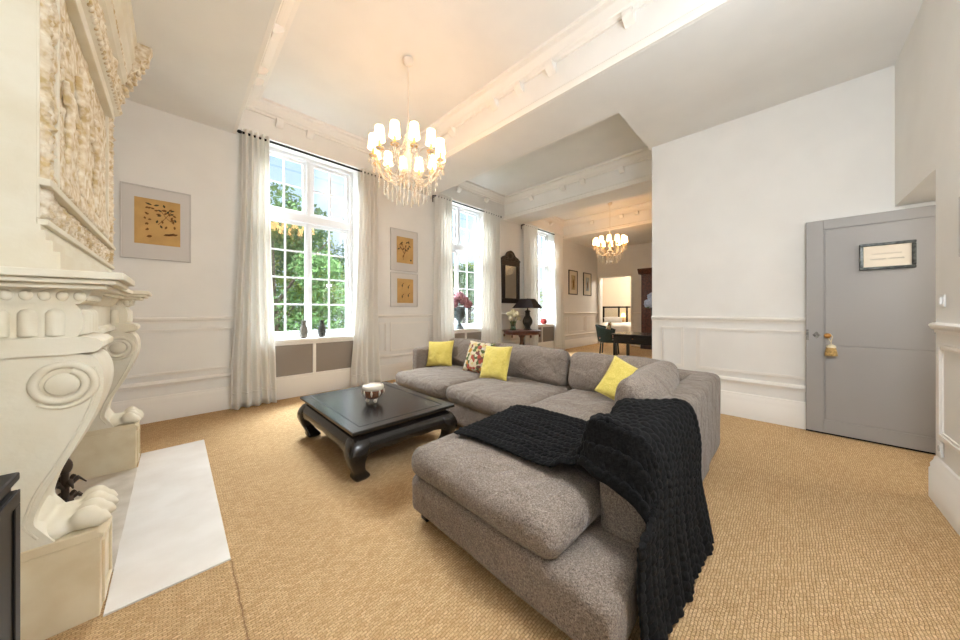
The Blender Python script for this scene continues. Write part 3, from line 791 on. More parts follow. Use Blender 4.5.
def thr(u,v):
    s=v*LT; p,t=at_len(s); x0,x1=xr(s); nrm=Vector((t.y,-t.x,0))  # (y,z) plane
    nrm=Vector((-t.y,t.x,0))
    if nrm.dot(Vector((p.x-.5-(.35 if s<.9 else 0),p.y-.3,0)))<0: nrm=-nrm
    hangf=max(0,min(1,(s-1.45)/.5))
    x=x0+(x1-x0)*u
    y=p.x; z=p.y
    fold=hangf*.013*sin(u*17+s*1.2)+hangf*.006*sin(u*31+2)
    low=.012*noise.noise(Vector((u*4,s*4,3)))
    if s<.85: low+= .012*noise.noise(Vector((u*9,s*7,8)))
    h=knit(u,s)
    # bunching near the seat/back bend and skewed far corner
    bun=max(0,1-abs(s-.95)/.28)
    bx=.030*bun*sin(u*14+s*9)
    y+=nrm.x*(h+low+bx*.6)-abs(fold)*1.0*(1 if hangf else 0); z+=nrm.y*(h+low+bx)
    if s<.3: y+= (.3-s)/.3*(.06*(u-.5)) 
    if .80<s<1.60 and x<1.39:
        e=1.39-x; g=min(1,(s-.80)/.18)*min(1,(1.60-s)/.22); g=g*g*(3-2*g)
        x+=.68*e*g; z-=.95*e*g; z+=.012*sin(u*60)*g
    y+=.055*hangf*(1-u)**2
    edge=min(u,1-u)
    if s>1.0 and edge<.05: y-=.006
    x+=.010*noise.noise(Vector((s*5,1,7)))*(1-u)+.012*noise.noise(Vector((s*5,9,7)))*u
    z=max(z,.012)
    return (x,y,z)
o=obj('knitted_throw',MB().grid(thr,150,430),KNIT,smooth=180,solid=.012)
tag(o,'black chunky knitted throw draped over the sofa backrest and chaise','throw')

# ------------------------------------------------------------------ coffee table
ct=thing('coffee_table','low black lacquered coffee table with curved hoof legs','coffee table',(1.40,2.89,0))
hx,hy=.485,.665
m=MB().box(-hx,hx,-hy,hy,.375,.402); top=obj('tabletop',m,BLACKW,ct,bevel=.006)
obj('top_inlay',MB().frame(-hx+.085,hx-.085,-hy+.085,hy-.085,.006,.402,.4035,'xy'),BLACKM,top)
m=MB(); prof=[(-.03,.375),(-.05,.365),(-.052,.345),(-.03,.335),(-.012,.32),(.004,.29),(.010,.26),(.006,.235),(-.01,.215)]
for sx,sy,a,b in ((1,0,hy,hx),(-1,0,hy,hx),(0,1,hx,hy),(0,-1,hx,hy)):
    n=40
    vs=[];
    for layer in (0,1):
        for i in range(n+1):
            t=-1+2*i/n
            for d,z in prof:
                drop=0
                if z<.25: drop=-.035*max(0,abs(t)-.55)/.45+.010*cos(t*9)*(1-abs(t))*.8
                zz=z+drop; off=b+d-(.03 if layer else 0); tt=t*(a+d-.02)
                vs.append((sx*off,tt,zz) if sx else (tt,sy*off,zz))
    P=len(prof); fs=[]; half=(n+1)*P
    for i in range(n):
        for k in range(P-1):
            q=(i*P+k,(i+1)*P+k,(i+1)*P+k+1,i*P+k+1); fs.append(q); fs.append(tuple(j+half for j in q[::-1]))
        fs.append((i*P+P-1,(i+1)*P+P-1,(i+1)*P+P-1+half,i*P+P-1+half))
        fs.append((i*P,(i+1)*P,(i+1)*P+half,i*P+half))
    obj('apron',MB().add(vs,fs),BLACKW,ct,smooth=50)
lv=[(.345,-.05,.10),(.32,-.008,.15),(.28,.016,.165),(.24,.028,.160),(.20,.028,.138),(.16,.014,.115),(.12,-.002,.102),(.085,-.020,.095),(.055,-.032,.105),(.035,-.03,.125),(.018,-.034,.128),(.0,-.05,.095)]
for sx in (1,-1):
    for sy in (1,-1):
        vs=[]; fs=[]; P=12
        for z,o_,w in lv:
            # superellipse-like square section, outer corner at (hx+o)
            cx=sx*(hx+o_-w/2); cy=sy*(hy+o_-w/2)
            for k in range(P*2):
                a=2*pi*k/(P*2); c_,s_=cos(a),sin(a); e=.45
                vs.append((cx+w/2*math.copysign(abs(c_)**e,c_),cy+w/2*math.copysign(abs(s_)**e,s_),z))
        n=P*2
        for j in range(len(lv)-1):
            for k in range(n): fs.append((j*n+k,j*n+(k+1)%n,(j+1)*n+(k+1)%n,(j+1)*n+k))
        fs.append(tuple(range(n))); fs.append(tuple((len(lv)-1)*n+k for k in range(n)))
        obj('leg',MB().add(vs,fs),BLACKW,ct,smooth=60)
bw=thing('lidded_bowl','small footed silver and tortoiseshell bowl on the coffee table','bowl',(1.37,2.85,.402))
obj('body',MB().lathe([(.03,.035),(.055,.04),(.082,.06),(.095,.09),(.098,.115),(.094,.13),(.08,.128)],32),BOWLM,bw,smooth=60)
m=MB()
m.lathe([(.094,.122),(.102,.128),(.103,.145),(.098,.165),(.085,.17),(.082,.16),(.06,.163),(.03,.168),(.002,.169)],32); l=obj('rim',m,BONE,bw,smooth=60)
for k in range(8):
    a=k*pi/4+.2; m=MB().tube([(.101*cos(a),.101*sin(a),.13),(.1*cos(a),.1*sin(a),.10),(.09*cos(a),.09*sin(a),.07)],.008,6,rs=[.006,.012,.004]); obj('ornament',m,BONE,bw,smooth=180)
for k in range(3):
    a=k*2*pi/3+.5; obj('foot',MB().ell((.05*cos(a),.05*sin(a),.02),(.018,.018,.021)),BONE,bw,smooth=180)

# ------------------------------------------------------------------ pictures
def picture(name,x0,x1,z0,z1,ox0,ox1,oz0,oz1,fm,label,draw,fw=.012,paper=PAPER,mount=MOUNT,group=None):
    cx=(x0+x1)/2
    t=thing(name,label,'picture',(cx,YW,z0),group=group)
    obj('frame',MB().frame(x0-cx,x1-cx,0,z1-z0,fw,-.028,-.0005,'xz'),fm,t,bevel=.002)
    obj('mount',MB().box(x0-cx+fw*.8,x1-cx-fw*.8,-.015,-.001,fw*.8,z1-z0-fw*.8),mount,t)
    pr=obj('print',MB().box(ox0-cx,ox1-cx,-.0175,-.015,oz0-z0,oz1-z0),paper,t)
    m=MB(); draw(m,ox0-cx,ox1-cx,oz0-z0,oz1-z0); obj('drawing',m,[INK,INK2],pr)
def leafshape(m,x,z,l,w,a,mi=0,y=-.0182):
    n=8; pts=[]
    for k in range(n): 
        t=k/(n-1); pts.append((l*t,w*sin(pi*t)))
    for k in range(n-2,0,-1):
        t=k/(n-1); pts.append((l*t,-w*sin(pi*t)))
    vs=[(x+p*cos(a)-q*sin(a),y,z+p*sin(a)+q*cos(a)) for p,q in pts]
    m.add(vs,[tuple(range(len(vs)))],mi)
def stem(m,pts,w=.0025,y=-.0182):
    for (a,b),(c,d) in zip(pts,pts[1:]):
        dx,dz=c-a,d-b; L=sqrt(dx*dx+dz*dz) or 1; nx,nz=-dz/L*w,dx/L*w
        m.add([(a+nx,y,b+nz),(a-nx,y,b-nz),(c-nx,y,d-nz),(c+nx,y,d+nz)],[(0,1,2,3)],0)
def draw_a(m,x0,x1,z0,z1):
    r=random.Random(3); W=x1-x0; H=z1-z0
    for k in range(5):
        for j in range(2): leafshape(m,x0+W*(.23+.05*j),z0+H*(.3+.12*k),.03,.010,r.random()*3)
    stem(m,[(x0+W*.5,z0+H*.45),(x0+W*.65,z0+H*.6),(x0+W*.8,z0+H*.78)]); stem(m,[(x0+W*.55,z0+H*.78),(x0+W*.68,z0+H*.62),(x0+W*.86,z0+H*.5)])
    for k in range(26): leafshape(m,x0+W*(.42+.45*r.random()),z0+H*(.42+.42*r.random()),.04,.010,r.random()*6,k%3==0)
    for k in range(5): leafshape(m,x0+W*(.62+.05*k),z0+H*(.22+.03*r.random()),.05,.012,r.random()*.8)
    leafshape(m,x0+W*.22,z0+H*.9,.06,.01,-.3,1); leafshape(m,x0+W*.4,z0+H*.86,.05,.01,.3,1); leafshape(m,x0+W*.25,z0+H*.16,.05,.015,.3)
def draw_b(m,x0,x1,z0,z1):
    r=random.Random(5); W=x1-x0; H=z1-z0
    for a in (-.6,-.2,.25,.6): stem(m,[(x0+W*.45,z0+H*.35),(x0+W*(.45+a*.5),z0+H*.7)],.004)
    for k in range(16): leafshape(m,x0+W*(.15+.6*r.random()),z0+H*(.45+.35*r.random()),.06,.014,r.random()*6,k%2)
    leafshape(m,x0+W*.35,z0+H*.2,.08,.012,1.2); leafshape(m,x0+W*.8,z0+H*.12,.04,.02,.4,1); stem(m,[(x0+W*.45,z0+H*.35),(x0+W*.38,z0+H*.12)],.003)
def draw_c(m,x0,x1,z0,z1):
    W=x1-x0; H=z1-z0
    for a,b in ((.3,.7),(.3,.25),(.68,.65),(.68,.3)):
        leafshape(m,x0+W*a,z0+H*b-.03,.07,.014,1.5,1); stem(m,[(x0+W*a,z0+H*b-.07),(x0+W*a,z0+H*b)],.0015); leafshape(m,x0+W*(a+.03),z0+H*b+.03,.04,.008,.8)
picture('framed_picture',-.43,.14,1.885,2.72,-.325,.045,2.06,2.585,FRAMEG,'largest ochre botanical print with many small leaves, beside the fireplace',draw_a)
picture('framed_picture',2.83,3.42,2.045,2.84,2.96,3.32,2.20,2.70,FRAMEG,'upper of two ochre botanical prints hung between windows, showing one branching plant',draw_b)
picture('framed_picture',2.83,3.42,1.36,2.01,2.97,3.32,1.435,1.90,FRAMEG,'lower of two ochre botanical prints hung between windows, showing four small specimens',draw_c)
MISTY=mat('misty_print',(196,178,140),.8,col2=(150,132,92),scale=6); PALEM=mat('cream_mount',(216,206,186),.8)
def draw_n(m,x0,x1,z0,z1):
    leafshape(m,(x0+x1)/2,z0+.04,.35,.05,1.5,0)
picture('framed_picture',9.44,10.05,1.83,2.67,9.62,9.90,2.0,2.5,BLACKM,'left of the two narrow black framed pictures near the distant corner',draw_n,.03,MISTY,PALEM)
picture('framed_picture',10.50,11.13,1.83,2.67,10.70,10.96,2.0,2.5,BLACKM,'right of the two narrow black framed pictures near the distant corner',draw_n,.03,mat('blue_print',(176,184,186),.8,col2=(140,146,140),scale=6),PALEM)
# grey picture at right edge on the near wall
t=thing('framed_picture','pale grey picture cut off by the right edge of the photo','picture',(2.95,YR,1.62))
obj('panel',MB().box(-.28,.28,.001,.02,0,.33),mat('grey_canvas',(172,168,162),.8),t)
obj('frame',MB().frame(-.29,.29,-.01,.34,.02,.001,.028,'xz'),FRAMEG,t,bevel=.003)

# ------------------------------------------------------------------ window-sill things
urn=thing('footed_urn','tall weathered grey-green footed urn on the middle window sill','urn',(4.60,5.27,.87))
obj('body',MB().lathe([(.07,.09),(.03,.12),(.028,.17),(.06,.20),(.115,.26),(.125,.33),(.12,.40),(.11,.44),(.135,.48),(.15,.50),(.14,.505),(.11,.49)],28),BRONZE,urn,smooth=40)
obj('foot',MB().lathe([(.11,0),(.11,.025),(.095,.04),(.05,.08),(.04,.1)],28),BRONZE,urn,smooth=40)
for s in (-1,1): obj('handle',MB().tube([(s*.11,0,.42),(s*.17,0,.45),(s*.18,0,.38),(s*.14,0,.30),(s*.115,0,.29)],.011,8),BRONZE,urn,smooth=60)
def bouquet(name,label,loc,heads,m,hr,stems,leafm=LEAF):
    t=thing(name,label,'flowers',loc)
    for (x,y,z,r) in heads:
        mb=MB()
        rr=random.Random(int((x*31+z*77+y*13)*1000))
        for k in range(70):
            th=math.acos(1-2*(k+.5)/70); ph=k*2.39996
            n=Vector((sin(th)*cos(ph),sin(th)*sin(ph),cos(th)))
            a=n.orthogonal().normalized(); b=n.cross(a); c=Vector((x,y,z))+n*r*(.85+.2*rr.random()); q=r*.33
            for w in range(2):
                an=rr.random()*3
                u=a*cos(an)+b*sin(an); v=b*cos(an)-a*sin(an)
                mb.add([c+u*q,c+v*q+n*q*.3,c-u*q,c-v*q+n*q*.3],[(0,1,2,3)])
        mb.ell((x,y,z),(r*.82,)*3,10,8)
        obj('bloom',mb,m,t)
    for s in stems:
        obj('stem',MB().tube(s,.004,6),leafm,t,smooth=180)
    mb=MB()
    for (x,y,z,r) in heads[:6]:
        for k in range(4):
            a=k*1.6+x*9; u=Vector((cos(a),sin(a),-.3)); p=Vector((x,y,z-r*.7)); s=Vector((-sin(a),cos(a),0))*r*.35
            mb.add([p,p+u*r*.8+s,p+u*r*1.7,p+u*r*.8-s],[(0,1,2,3)])
    obj('leaves',mb,leafm,t)
    return t
hd=[(a*1.3,b*1.2,c*1.1,d*1.15) for a,b,c,d in [(0,0,.20,.10),(.11,.0,.13,.09),(-.11,.01,.13,.09),(.03,-.10,.13,.09),(-.02,.10,.12,.08),(.17,-.06,.05,.075),(-.17,-.05,.05,.075),(-.07,-.09,.20,.07),(.09,.06,.21,.07),(.06,-.15,.05,.07)]]
bouquet('flower_bouquet','dusky pink hydrangea bouquet in the urn on the window sill',(4.60,5.27,1.375),hd,PINKF,0,[[(0,0,-.15),(h[0]*.5,h[1]*.5,.0),(h[0],h[1],h[2])] for h in hd])
def svase(loc,label,h,dk):
    t=thing('pewter_vase',label,'vase',loc,group=None)
    obj('body',MB().lathe([(.035,0),(.045,.005),(.05,.03),(.058,.09),(.055,.14),(.035,.19),(.028,.215),(.034,h-.01),(.04,h),(.034,h),(.026,h-.02)],24,flute=.04,fn=8),dk,t,smooth=60)
svase((1.40,5.24,.87),'mottled silver vase with a narrow neck, left one on the nearest window sill',.27,PEWTER)
svase((1.665,5.24,.87),'mottled dark silver vase, right one on the nearest window sill',.27,mat('dark_pewter',(104,104,100),.4,metal=.8,noise_amt=.5,scale=50,bump=.5,bscale=90))
t=thing('flowerpot','small round red pot on the farthest window sill','pot',(7.98,5.22,.87))
obj('body',MB().lathe([(.05,0),(.09,.03),(.10,.08),(.085,.13),(.07,.15),(.08,.165),(.07,.165),(.055,.14)],20),REDP,t,smooth=60)

# ------------------------------------------------------------------ console table, lamp, vase, mirror
tb=thing('side_table','round mahogany pedestal table between two windows','side table',(6.14,4.66,0))
obj('tabletop',MB().lathe([(.44,.70),(.455,.705),(.455,.765),(.475,.77),(.485,.785),(.48,.798),(.46,.80)],48),MAHOG,tb,smooth=40)
obj('pedestal',MB().lathe([(.10,.70),(.09,.66),(.05,.60),(.045,.5),(.075,.40),(.08,.32),(.05,.26),(.06,.2),(.1,.16)],24),MAHOG,tb,smooth=50)
for k in range(3):
    a=k*2*pi/3+.4; obj('foot',MB().tube([(.06*cos(a),.06*sin(a),.2),(.2*cos(a),.2*sin(a),.14),(.33*cos(a),.33*sin(a),.03)],.03,8,rs=[.045,.035,.028]),MAHOG,tb,smooth=60)
for k in range(6):
    a=k*pi/3+.1; obj('drop_finial',MB().lathe([(.006,.63),(.02,.65),(.025,.68),(.018,.70)],10,M=T(.44*cos(a),.44*sin(a),0)),MAHOG,tb,smooth=60)
lp=thing('table_lamp','table lamp with a dark urn base and black pyramid shade','lamp',(6.30,4.60,.80))
obj('base',MB().lathe([(.10,0),(.10,.02),(.07,.04),(.065,.07),(.12,.17),(.125,.22),(.10,.30),(.06,.36),(.055,.44),(.075,.47),(.05,.49),(.02,.5),(.012,.56)],6),LAMPB,lp,smooth=25)
sh=MB(); r0,r1=.285,.14
vs=[(s*r,u*r,z) for r,z in ((r0,.55),(r1,.78)) for s,u in ((1,1),(-1,1),(-1,-1),(1,-1))]
sh.add(vs,[(0,1,5,4),(1,2,6,5),(2,3,7,6),(3,0,4,7)])
o=obj('lamp_shade',sh,SHADEB,lp,solid=.006); o.rotation_euler=(0,0,R(12))
obj('shade_holder',MB().tube([(-.16,0,.77),(.16,0,.77)],.004,6).tube([(0,-.16,.77),(0,.16,.77)],.004,6).tube([(0,0,.5),(0,0,.80)],.006,8),BLACKM,lp)
gv=thing('glass_vase','clear glass vase of cream flowers on the pedestal table','vase',(5.92,4.76,.80))
obj('glass',MB().lathe([(.07,0),(.075,.01),(.06,.08),(.065,.16),(.09,.22),(.087,.22),(.06,.16),(.055,.08),(.06,.02),(.01,.012)],24),VASEG,gv,smooth=60)
obj('water',MB().lathe([(.056,.013),(.052,.08),(.056,.14),(.001,.14)],20),glass('green_water',(150,185,130),.05),gv,smooth=60)
hd=[(0,0,.30,.06),(.1,0,.25,.06),(-.1,.02,.24,.06),(.04,-.09,.25,.06),(-.06,-.09,.22,.055),(.15,-.06,.14,.05),(-.16,-.05,.14,.05),(0,.09,.22,.055),(-.2,0,.25,.035),(.2,.03,.24,.035)]
bouquet('flower_bouquet','bunch of cream and white flowers in the glass vase beside the lamp',(5.92,4.76,.96),hd,CREAMF,0,[[(0,0,-.10),(h[0]*.3,h[1]*.3,.05),(h[0],h[1],h[2])] for h in hd])
mr=thing('wall_mirror','black carved mirror with an arched crest on the wall above the pedestal table','mirror',(6.32,YW,1.48))
m=MB().frame(-.38,.38,0,1.12,.12,-.05,-.001,'xz').frame(-.27,.27,.11,1.01,.02,-.065,-.04,'xz')
obj('frame',m,mat('ebonised_wood',(34,30,30),.35,bump=.6,bscale=40),mr,bevel=.006)
cr=[(-.40,1.12),(-.40,1.16)]+smoothpts([(-.38,1.16),(-.30,1.22),(-.20,1.26),(-.12,1.35),(0,1.40),(.12,1.35),(.20,1.26),(.30,1.22),(.38,1.16)],5)+[(.40,1.16),(.40,1.12)]
m=MB().prism(cr,-.05,-.001,'y')
for k in range(13): m.ell((-.36+.06*k,-.05,1.14),(.02,.015,.015),8,6)
m.ell((0,-.05,1.26),(.09,.025,.07)); m.ell((-.16,-.05,1.2),(.06,.02,.03)); m.ell((.16,-.05,1.2),(.06,.02,.03))
obj('crest',m,bpy.data.materials['ebonised_wood'],mr,smooth=40)
obj('mirror_glass',MB().box(-.265,.265,-.042,-.03,.115,1.005),MIRR,mr)

# ------------------------------------------------------------------ chandeliers
def chandelier():
    t=thing('chandelier','nearest crystal chandelier with lit white shades, hanging over the coffee table','chandelier',(1.90,3.07,ZH))
    obj('ceiling_rose',MB().lathe([(.012,-.07),(.03,-.065),(.055,-.04),(.06,0)],20),GOLDW,t,smooth=50)
    obj('rod',MB().tube([(0,0,-.06),(0,0,-.78)],.006,8),GOLDW,t,smooth=50)
    zb=-1.15
    obj('stem',MB().lathe([(.002,-.34+zb),(.03,-.32+zb),(.045,-.28+zb),(.02,-.24+zb),(.06,-.2+zb),(.10,-.17+zb),(.10,-.15+zb),(.04,-.12+zb),(.03,-.02+zb),(.05,.04+zb),(.03,.1+zb),(.025,.2+zb),(.045,.25+zb),(.02,.3+zb),(.008,.40+zb)],20),CRYS,t,smooth=60)
    NA=12
    for k in range(NA):
        a=2*pi*k/NA+.13; M=Matrix.Rotation(a,4,'Z')
        pts=smoothpts([(.05,0,zb-.16),(.14,0,zb-.24),(.26,0,zb-.22),(.35,0,zb-.10),(.38,0,zb-.02)],5)
        arm=obj('arm',MB().tube(pts,.009,7,M=M),CRYS,t,smooth=60)
        obj('candle_tube',MB().lathe([(.04,zb-.03),(.045,zb-.02),(.014,zb-.01),(.014,zb+.075)],12,M=M@T(.38,0,0)),mat_candle,arm,smooth=50)
        obj('lamp_shade',MB().lathe([(.060,zb+.055),(.059,zb+.062),(.053,zb+.08),(.050,zb+.12),(.044,zb+.20),(.042,zb+.205)],24,M=M@T(.38,0,0),flute=.03,fn=12),SHADE_E,arm,smooth=60)
        # drops hanging from the drip pan
        mb=MB()
        for q in range(5):
            b=q*2*pi/5; x,y=.38+.042*cos(b),.042*sin(b)
            for j in range(2+(q%2)*2):
                mb.ell((x,y,zb-.045-.022*j),(.006,.006,.009),6,4,M=M)
            mb.ell((x,y,zb-.07-.022*(1+(q%2)*2)),(.009,.009,.02),6,4,M=M)
        mb.tube([(.38+.042*cos(q*pi/8),.042*sin(q*pi/8),zb-.037) for q in range(16)],.004,5,M=M,closed=True)
        obj('pan_drops',mb,CRYS,arm)
        # swag from stem top to arm
    rr=random.Random(4)
    for k in range(48):
        ring=k%4; R_=(.10,.18,.26,.33)[ring]; a=2*pi*(k//4)/12+ring*.26; L_=(9,8,6,4)[ring]
        mb=MB(); x,y=R_*cos(a),R_*sin(a); z0=(-.22,-.25,-.24,-.17)[ring]+zb
        for j in range(L_): mb.ell((x,y,z0-.024*j),(.0075,.0075,.010),6,4)
        mb.ell((x,y,z0-.024*L_-.02),(.011,.011,.028),6,4)
        obj('crystal_strand',mb,CRYS,t)
    for k in range(12):
        a=2*pi*k/12+.13; mb=MB()
        for j in range(15):
            u=j/14; rad=.03+.35*u; z=zb+.25*(1-u)-.22*sin(pi*u)*.8-.03*u
            mb.ell((rad*cos(a),rad*sin(a),z),(.008,.008,.008),6,4)
        obj('crystal_swag',mb,CRYS,t)
    return t
mat_candle=mat('gold_candle_tube',(226,190,130),.5)
ch=chandelier()
dup(ch,(8.27,3.33,ZH),.2,'distant crystal chandelier with lit white shades in the far half of the room')

# ------------------------------------------------------------------ door, sign, tassel
DXF=4.80
dr=thing('door_1','open grey panelled door standing against the white wall','door',(DXF,-.745,0),kind=S)
y0,y1=-1.32+.745,-.16+.745
st=.125
m=MB().box(.012,.045,y0,y1,.02,2.24)
m.box(0,.012,y1-st,y1,.02,2.24).box(0,.012,y0,y0+st,.02,2.24).box(0,.012,y0+st,y1-st,2.14,2.24).box(0,.012,y0+st,y1-st,.02,.155)
obj('door_leaf',m,GREYD,dr,bevel=.003)
obj('door_panel',MB().box(.006,.013,y0+st,y1-st-.012,.165,.925),GREYD,dr,bevel=.002)
obj('door_panel',MB().box(.006,.013,y0+st,y1-st-.012,.935,2.13),GREYD,dr,bevel=.002)
obj('bottom_seal',MB().box(.014,.04,y0,y1,.004,.02),BLACKM,dr)
e=MB().prism([(y1-.075,1.075),(y1-.045,1.035),(y1-.075,.995),(y1-.105,1.035)],-.006,0,'x'); o=obj('escutcheon',e,PEWTER,dr); o['label']='diamond shaped metal keyhole plate'
e=MB().lathe([(.012,0),(.010,.02),(.02,.03),(.026,.045),(.02,.06),(.004,.064)],20,M=T(.0,y1-.15,1.035)@Matrix.Rotation(-pi/2,4,'Y')); o=obj('door_knob',e,BRASS,dr,smooth=60); o['label']='copper coloured round knob'
obj('keeper',MB().box(-.004,0,y1-.02,y1,.98,1.09),PEWTER,dr)
ts=thing('tassel','straw coloured tassel hanging from the grey door knob','tassel',(DXF-.032,-.315,1.03))
obj('cord',MB().tube([(0,-.012,.028),(-.003,-.03,.0),(0,-.02,-.06),(0,-.02,-.085)],.003,6).tube([(0,.012,.028),(-.003,-.0,-.02),(0,-.02,-.06)],.003,6),mat('cream_cord',(220,205,170),.8),ts)
obj('head',MB().lathe([(.012,-.085),(.03,-.095),(.036,-.11),(.032,-.118)],16,M=T(0,-.02,0)),mat('cream_tassel_head',(232,220,190),.8),ts,smooth=60)
m=MB()
for k in range(28):
    a=k*2*pi/28; m.tube([(.028*cos(a),-.02+.028*sin(a),-.115),(.030*cos(a),-.02+.036*sin(a),-.155),(.030*cos(a),-.02+.040*sin(a),-.20)],.005,5)
obj('fringe',m,mat('straw_fringe',(212,176,112),.8,noise_amt=.3,scale=60),ts,smooth=60)
sg=thing('door_sign','small framed inscription plaque hung on the grey door','sign',(DXF,-.685,1.69))
obj('frame',MB().frame(-.165,.165,0,.255,.026,-.022,-.001,'yz'),mat('tarnished_silver',(92,94,90),.3,metal=.7,noise_amt=.5,scale=40),sg,bevel=.006)
obj('plaque',MB().box(-.012,-.002,-.145,.145,.02,.235),mat('cream_plaque',(226,214,194),.6),sg)
m=MB()
def scrib(yc,zc,w,h,seed):
    r=random.Random(seed); n=90; pts=[]
    for k in range(n):
        u=k/(n-1); pts.append((-.0135,yc+w/2-w*u+.004*sin(k*1.1),zc+h*.5*sin(k*1.1+1.3)*(.6+.6*(r.random()>.85))))
    m.tube(pts,.0011,4)
scrib(0.0,.150,.17,.016,1); scrib(.05,.100,.09,.014,2); scrib(-.055,.100,.09,.014,3)
obj('lettering',m,mat('faint_grey_ink',(204,195,182),.8),sg)

# switch, socket
t=thing('light_switch','white light switch on the wall beside the door opening','light switch',(3.60,YR,1.36))
obj('plate',MB().box(-.04,.04,0.001,.01,-.04,.04),SWITCH,t,bevel=.004); obj('rocker',MB().box(-.015,.015,.01,.02,-.022,.022),SWITCH,t,bevel=.003)
t=thing('wall_socket','white wall socket just above the skirting at the right edge','socket',(3.63,YR,.37))
obj('plate',MB().box(-.035,.035,0.001,.014,-.05,.05),SWITCH,t,bevel=.004)
obj('recess',MB().lathe([(.02,0),(.02,.002)],16,M=T(0,.014,0)@Matrix.Rotation(-pi/2,4,'X')),mat('socket_grey',(200,200,198),.5),t)

# ------------------------------------------------------------------ far room furniture
ch_=thing('wicker_armchair','dark green wicker tub armchair beside the black desk','armchair',(9.0,3.64,0),R(15))
def tubback(u,v):
    a=R(-20)+R(220)*u; r=.30+.06*v; zt=.42+ (.42*(.65+.35*sin(pi*u)))*v
    return (r*cos(a),r*sin(a),zt)
m=MB().grid(tubback,30,10); obj('backrest',m,WICK,ch_,smooth=180,solid=.03)
pts=[tubback(k/30,1) for k in range(31)]; obj('rim',MB().tube(pts,.028,8),WICK,ch_,smooth=180)
obj('seat',MB().lathe([(.27,.36),(.31,.38),(.31,.43),(.28,.44)],28),WICK,ch_,smooth=60)
obj('seat_cushion',rbox(-.25,.25,-.25,.25,.44,.54,.045,8,(0,0,.02)),FLORAL,ch_,smooth=180)
for sx in (-1,1):
    for sy in (-1,1): obj('leg',MB().tube([(sx*.2,sy*.2,.38),(sx*.23,sy*.23,0)],.02,8),WICK,ch_,smooth=60)
pillow('throw_pillow',(9.02,3.74,.545),105,-15,.46,.42,.12,FLORAL,'floral pillow propped in the wicker armchair',12)
dk=thing('desk','black painted desk with a drawer in the far half of the room','desk',(7.55,2.32,0))
obj('desktop',MB().box(-.45,.5,-.75,.52,.72,.755),BLACKW,dk,bevel=.006)
obj('apron',MB().box(-.41,.46,-.70,.48,.54,.72),BLACKW,dk,bevel=.004)
d=obj('drawer',MB().box(-.425,-.41,-.25,.35,.56,.70),BLACKW,dk,bevel=.003); obj('knob',MB().ell((-.435,.05,.66),(.014,.014,.014)),BRASS,d,smooth=180)
for x in (-.39,.44):
    for y in (-.67,.45): obj('leg',MB().box(x-.03,x+.03,y-.03,y+.03,0,.6),BLACKW,dk,bevel=.004)
fv=thing('tall_vase','slender dark vase standing on the black desk','vase',(7.3,2.0,.755))
obj('body',MB().lathe([(.06,0),(.05,.02),(.03,.1),(.035,.3),(.055,.54),(.06,.61),(.05,.61),(.035,.54)],20),BLACKM,fv,smooth=60)
hd=[(0,0,.12,.10),(.10,0,.08,.09),(-.1,.0,.08,.09),(0,.1,.07,.09),(0,-.1,.07,.09),(.03,.05,.22,.08)]
bouquet('flower_bouquet','pale blue and white hydrangeas in the tall vase before the armoire',(7.3,2.0,1.37),hd,BLUEF,0,[[(0,0,-.1),(h[0],h[1],h[2])] for h in hd])
am=thing('armoire','tall mahogany armoire against the distant wall','armoire',(11.36,2.82,0))
obj('body',MB().box(-.28,.3,-.62,.60,.08,2.50),MAHOG,am,bevel=.006)
obj('cornice',MB().prism([(-.28,2.50),(-.34,2.54),(-.36,2.60),(-.40,2.64),(-.40,2.68),(.3,2.68),(.3,2.50)],-.70,.68,'y'),MAHOG,am,smooth=30)
obj('plinth',MB().box(-.30,.3,-.64,.62,0,.12),MAHOD,am,bevel=.006)
for s in (-1,1):
    a,b=sorted((s*.01,s*.57)); d=obj('door',MB().box(-.30,-.28,a,b,.16,2.42).frame(a,b,.16,2.42,.07,-.315,-.30,'yz').frame(a+.10,b-.10,1.2,2.3,.02,-.31,-.30,'yz'),MAHOG,am,bevel=.004)
    obj('handle',MB().ell((-.33,s*.05,1.3),(.012,.01,.04)),BRASS,d,smooth=180)
# bedroom beyond
bd=thing('bed','bed with white covers seen through the distant opening','bed',(13.2,4.9,0))
obj('bed_base',MB().box(-.9,.7,-.75,.75,.12,.42),BEDW,bd,bevel=.02)
obj('duvet',rbox(-.95,.72,-.78,.78,.40,.72,.12,14,(0,0,.08),5,.05),BEDW,bd,smooth=180)
for x in (-.8,.6):
    for y in (-.65,.65): obj('leg',MB().box(x-.03,x+.03,y-.03,y+.03,0,.12),MAHOD,bd)
pillow('bed_pillow',(13.0,5.1,.78),200,60,.7,.42,.2,BEDW,'white pillow lying on the distant bed',30)
hb=thing('room_divider','black framed glazed divider standing behind the distant bed','divider',(14.3,5.0,0))
m=MB()
for y in (-1.4,-.7,0,.35,1.05,1.75): m.box(-.02,.02,y-.035,y+.035,0,1.47)
for z in (.03,.62,1.43): m.box(-.021,.021,-1.4,1.75,z-.035,z+.035)
obj('frame',m,BLACKM,hb); obj('pane',MB().box(-.003,.003,-1.36,1.71,.065,1.395),PANE,hb)
nl=thing('table_lamp','small lit bedside lamp glowing beyond the distant opening','lamp',(14.46,5.22,0))
obj('lamp_shade',MB().lathe([(.10,.98),(.065,1.16)],20),emis('small_lit_shade',(255,200,130),3.0),nl,smooth=60)
obj('base',MB().lathe([(.06,.62),(.05,.64),(.02,.7),(.035,.8),(.012,.9),(.01,1.0)],16),BRASS,nl,smooth=60)
obj('stand',MB().lathe([(.11,0),(.11,.03),(.03,.06),(.03,.58),(.11,.60),(.11,.62)],20),MAHOD,nl,smooth=60)

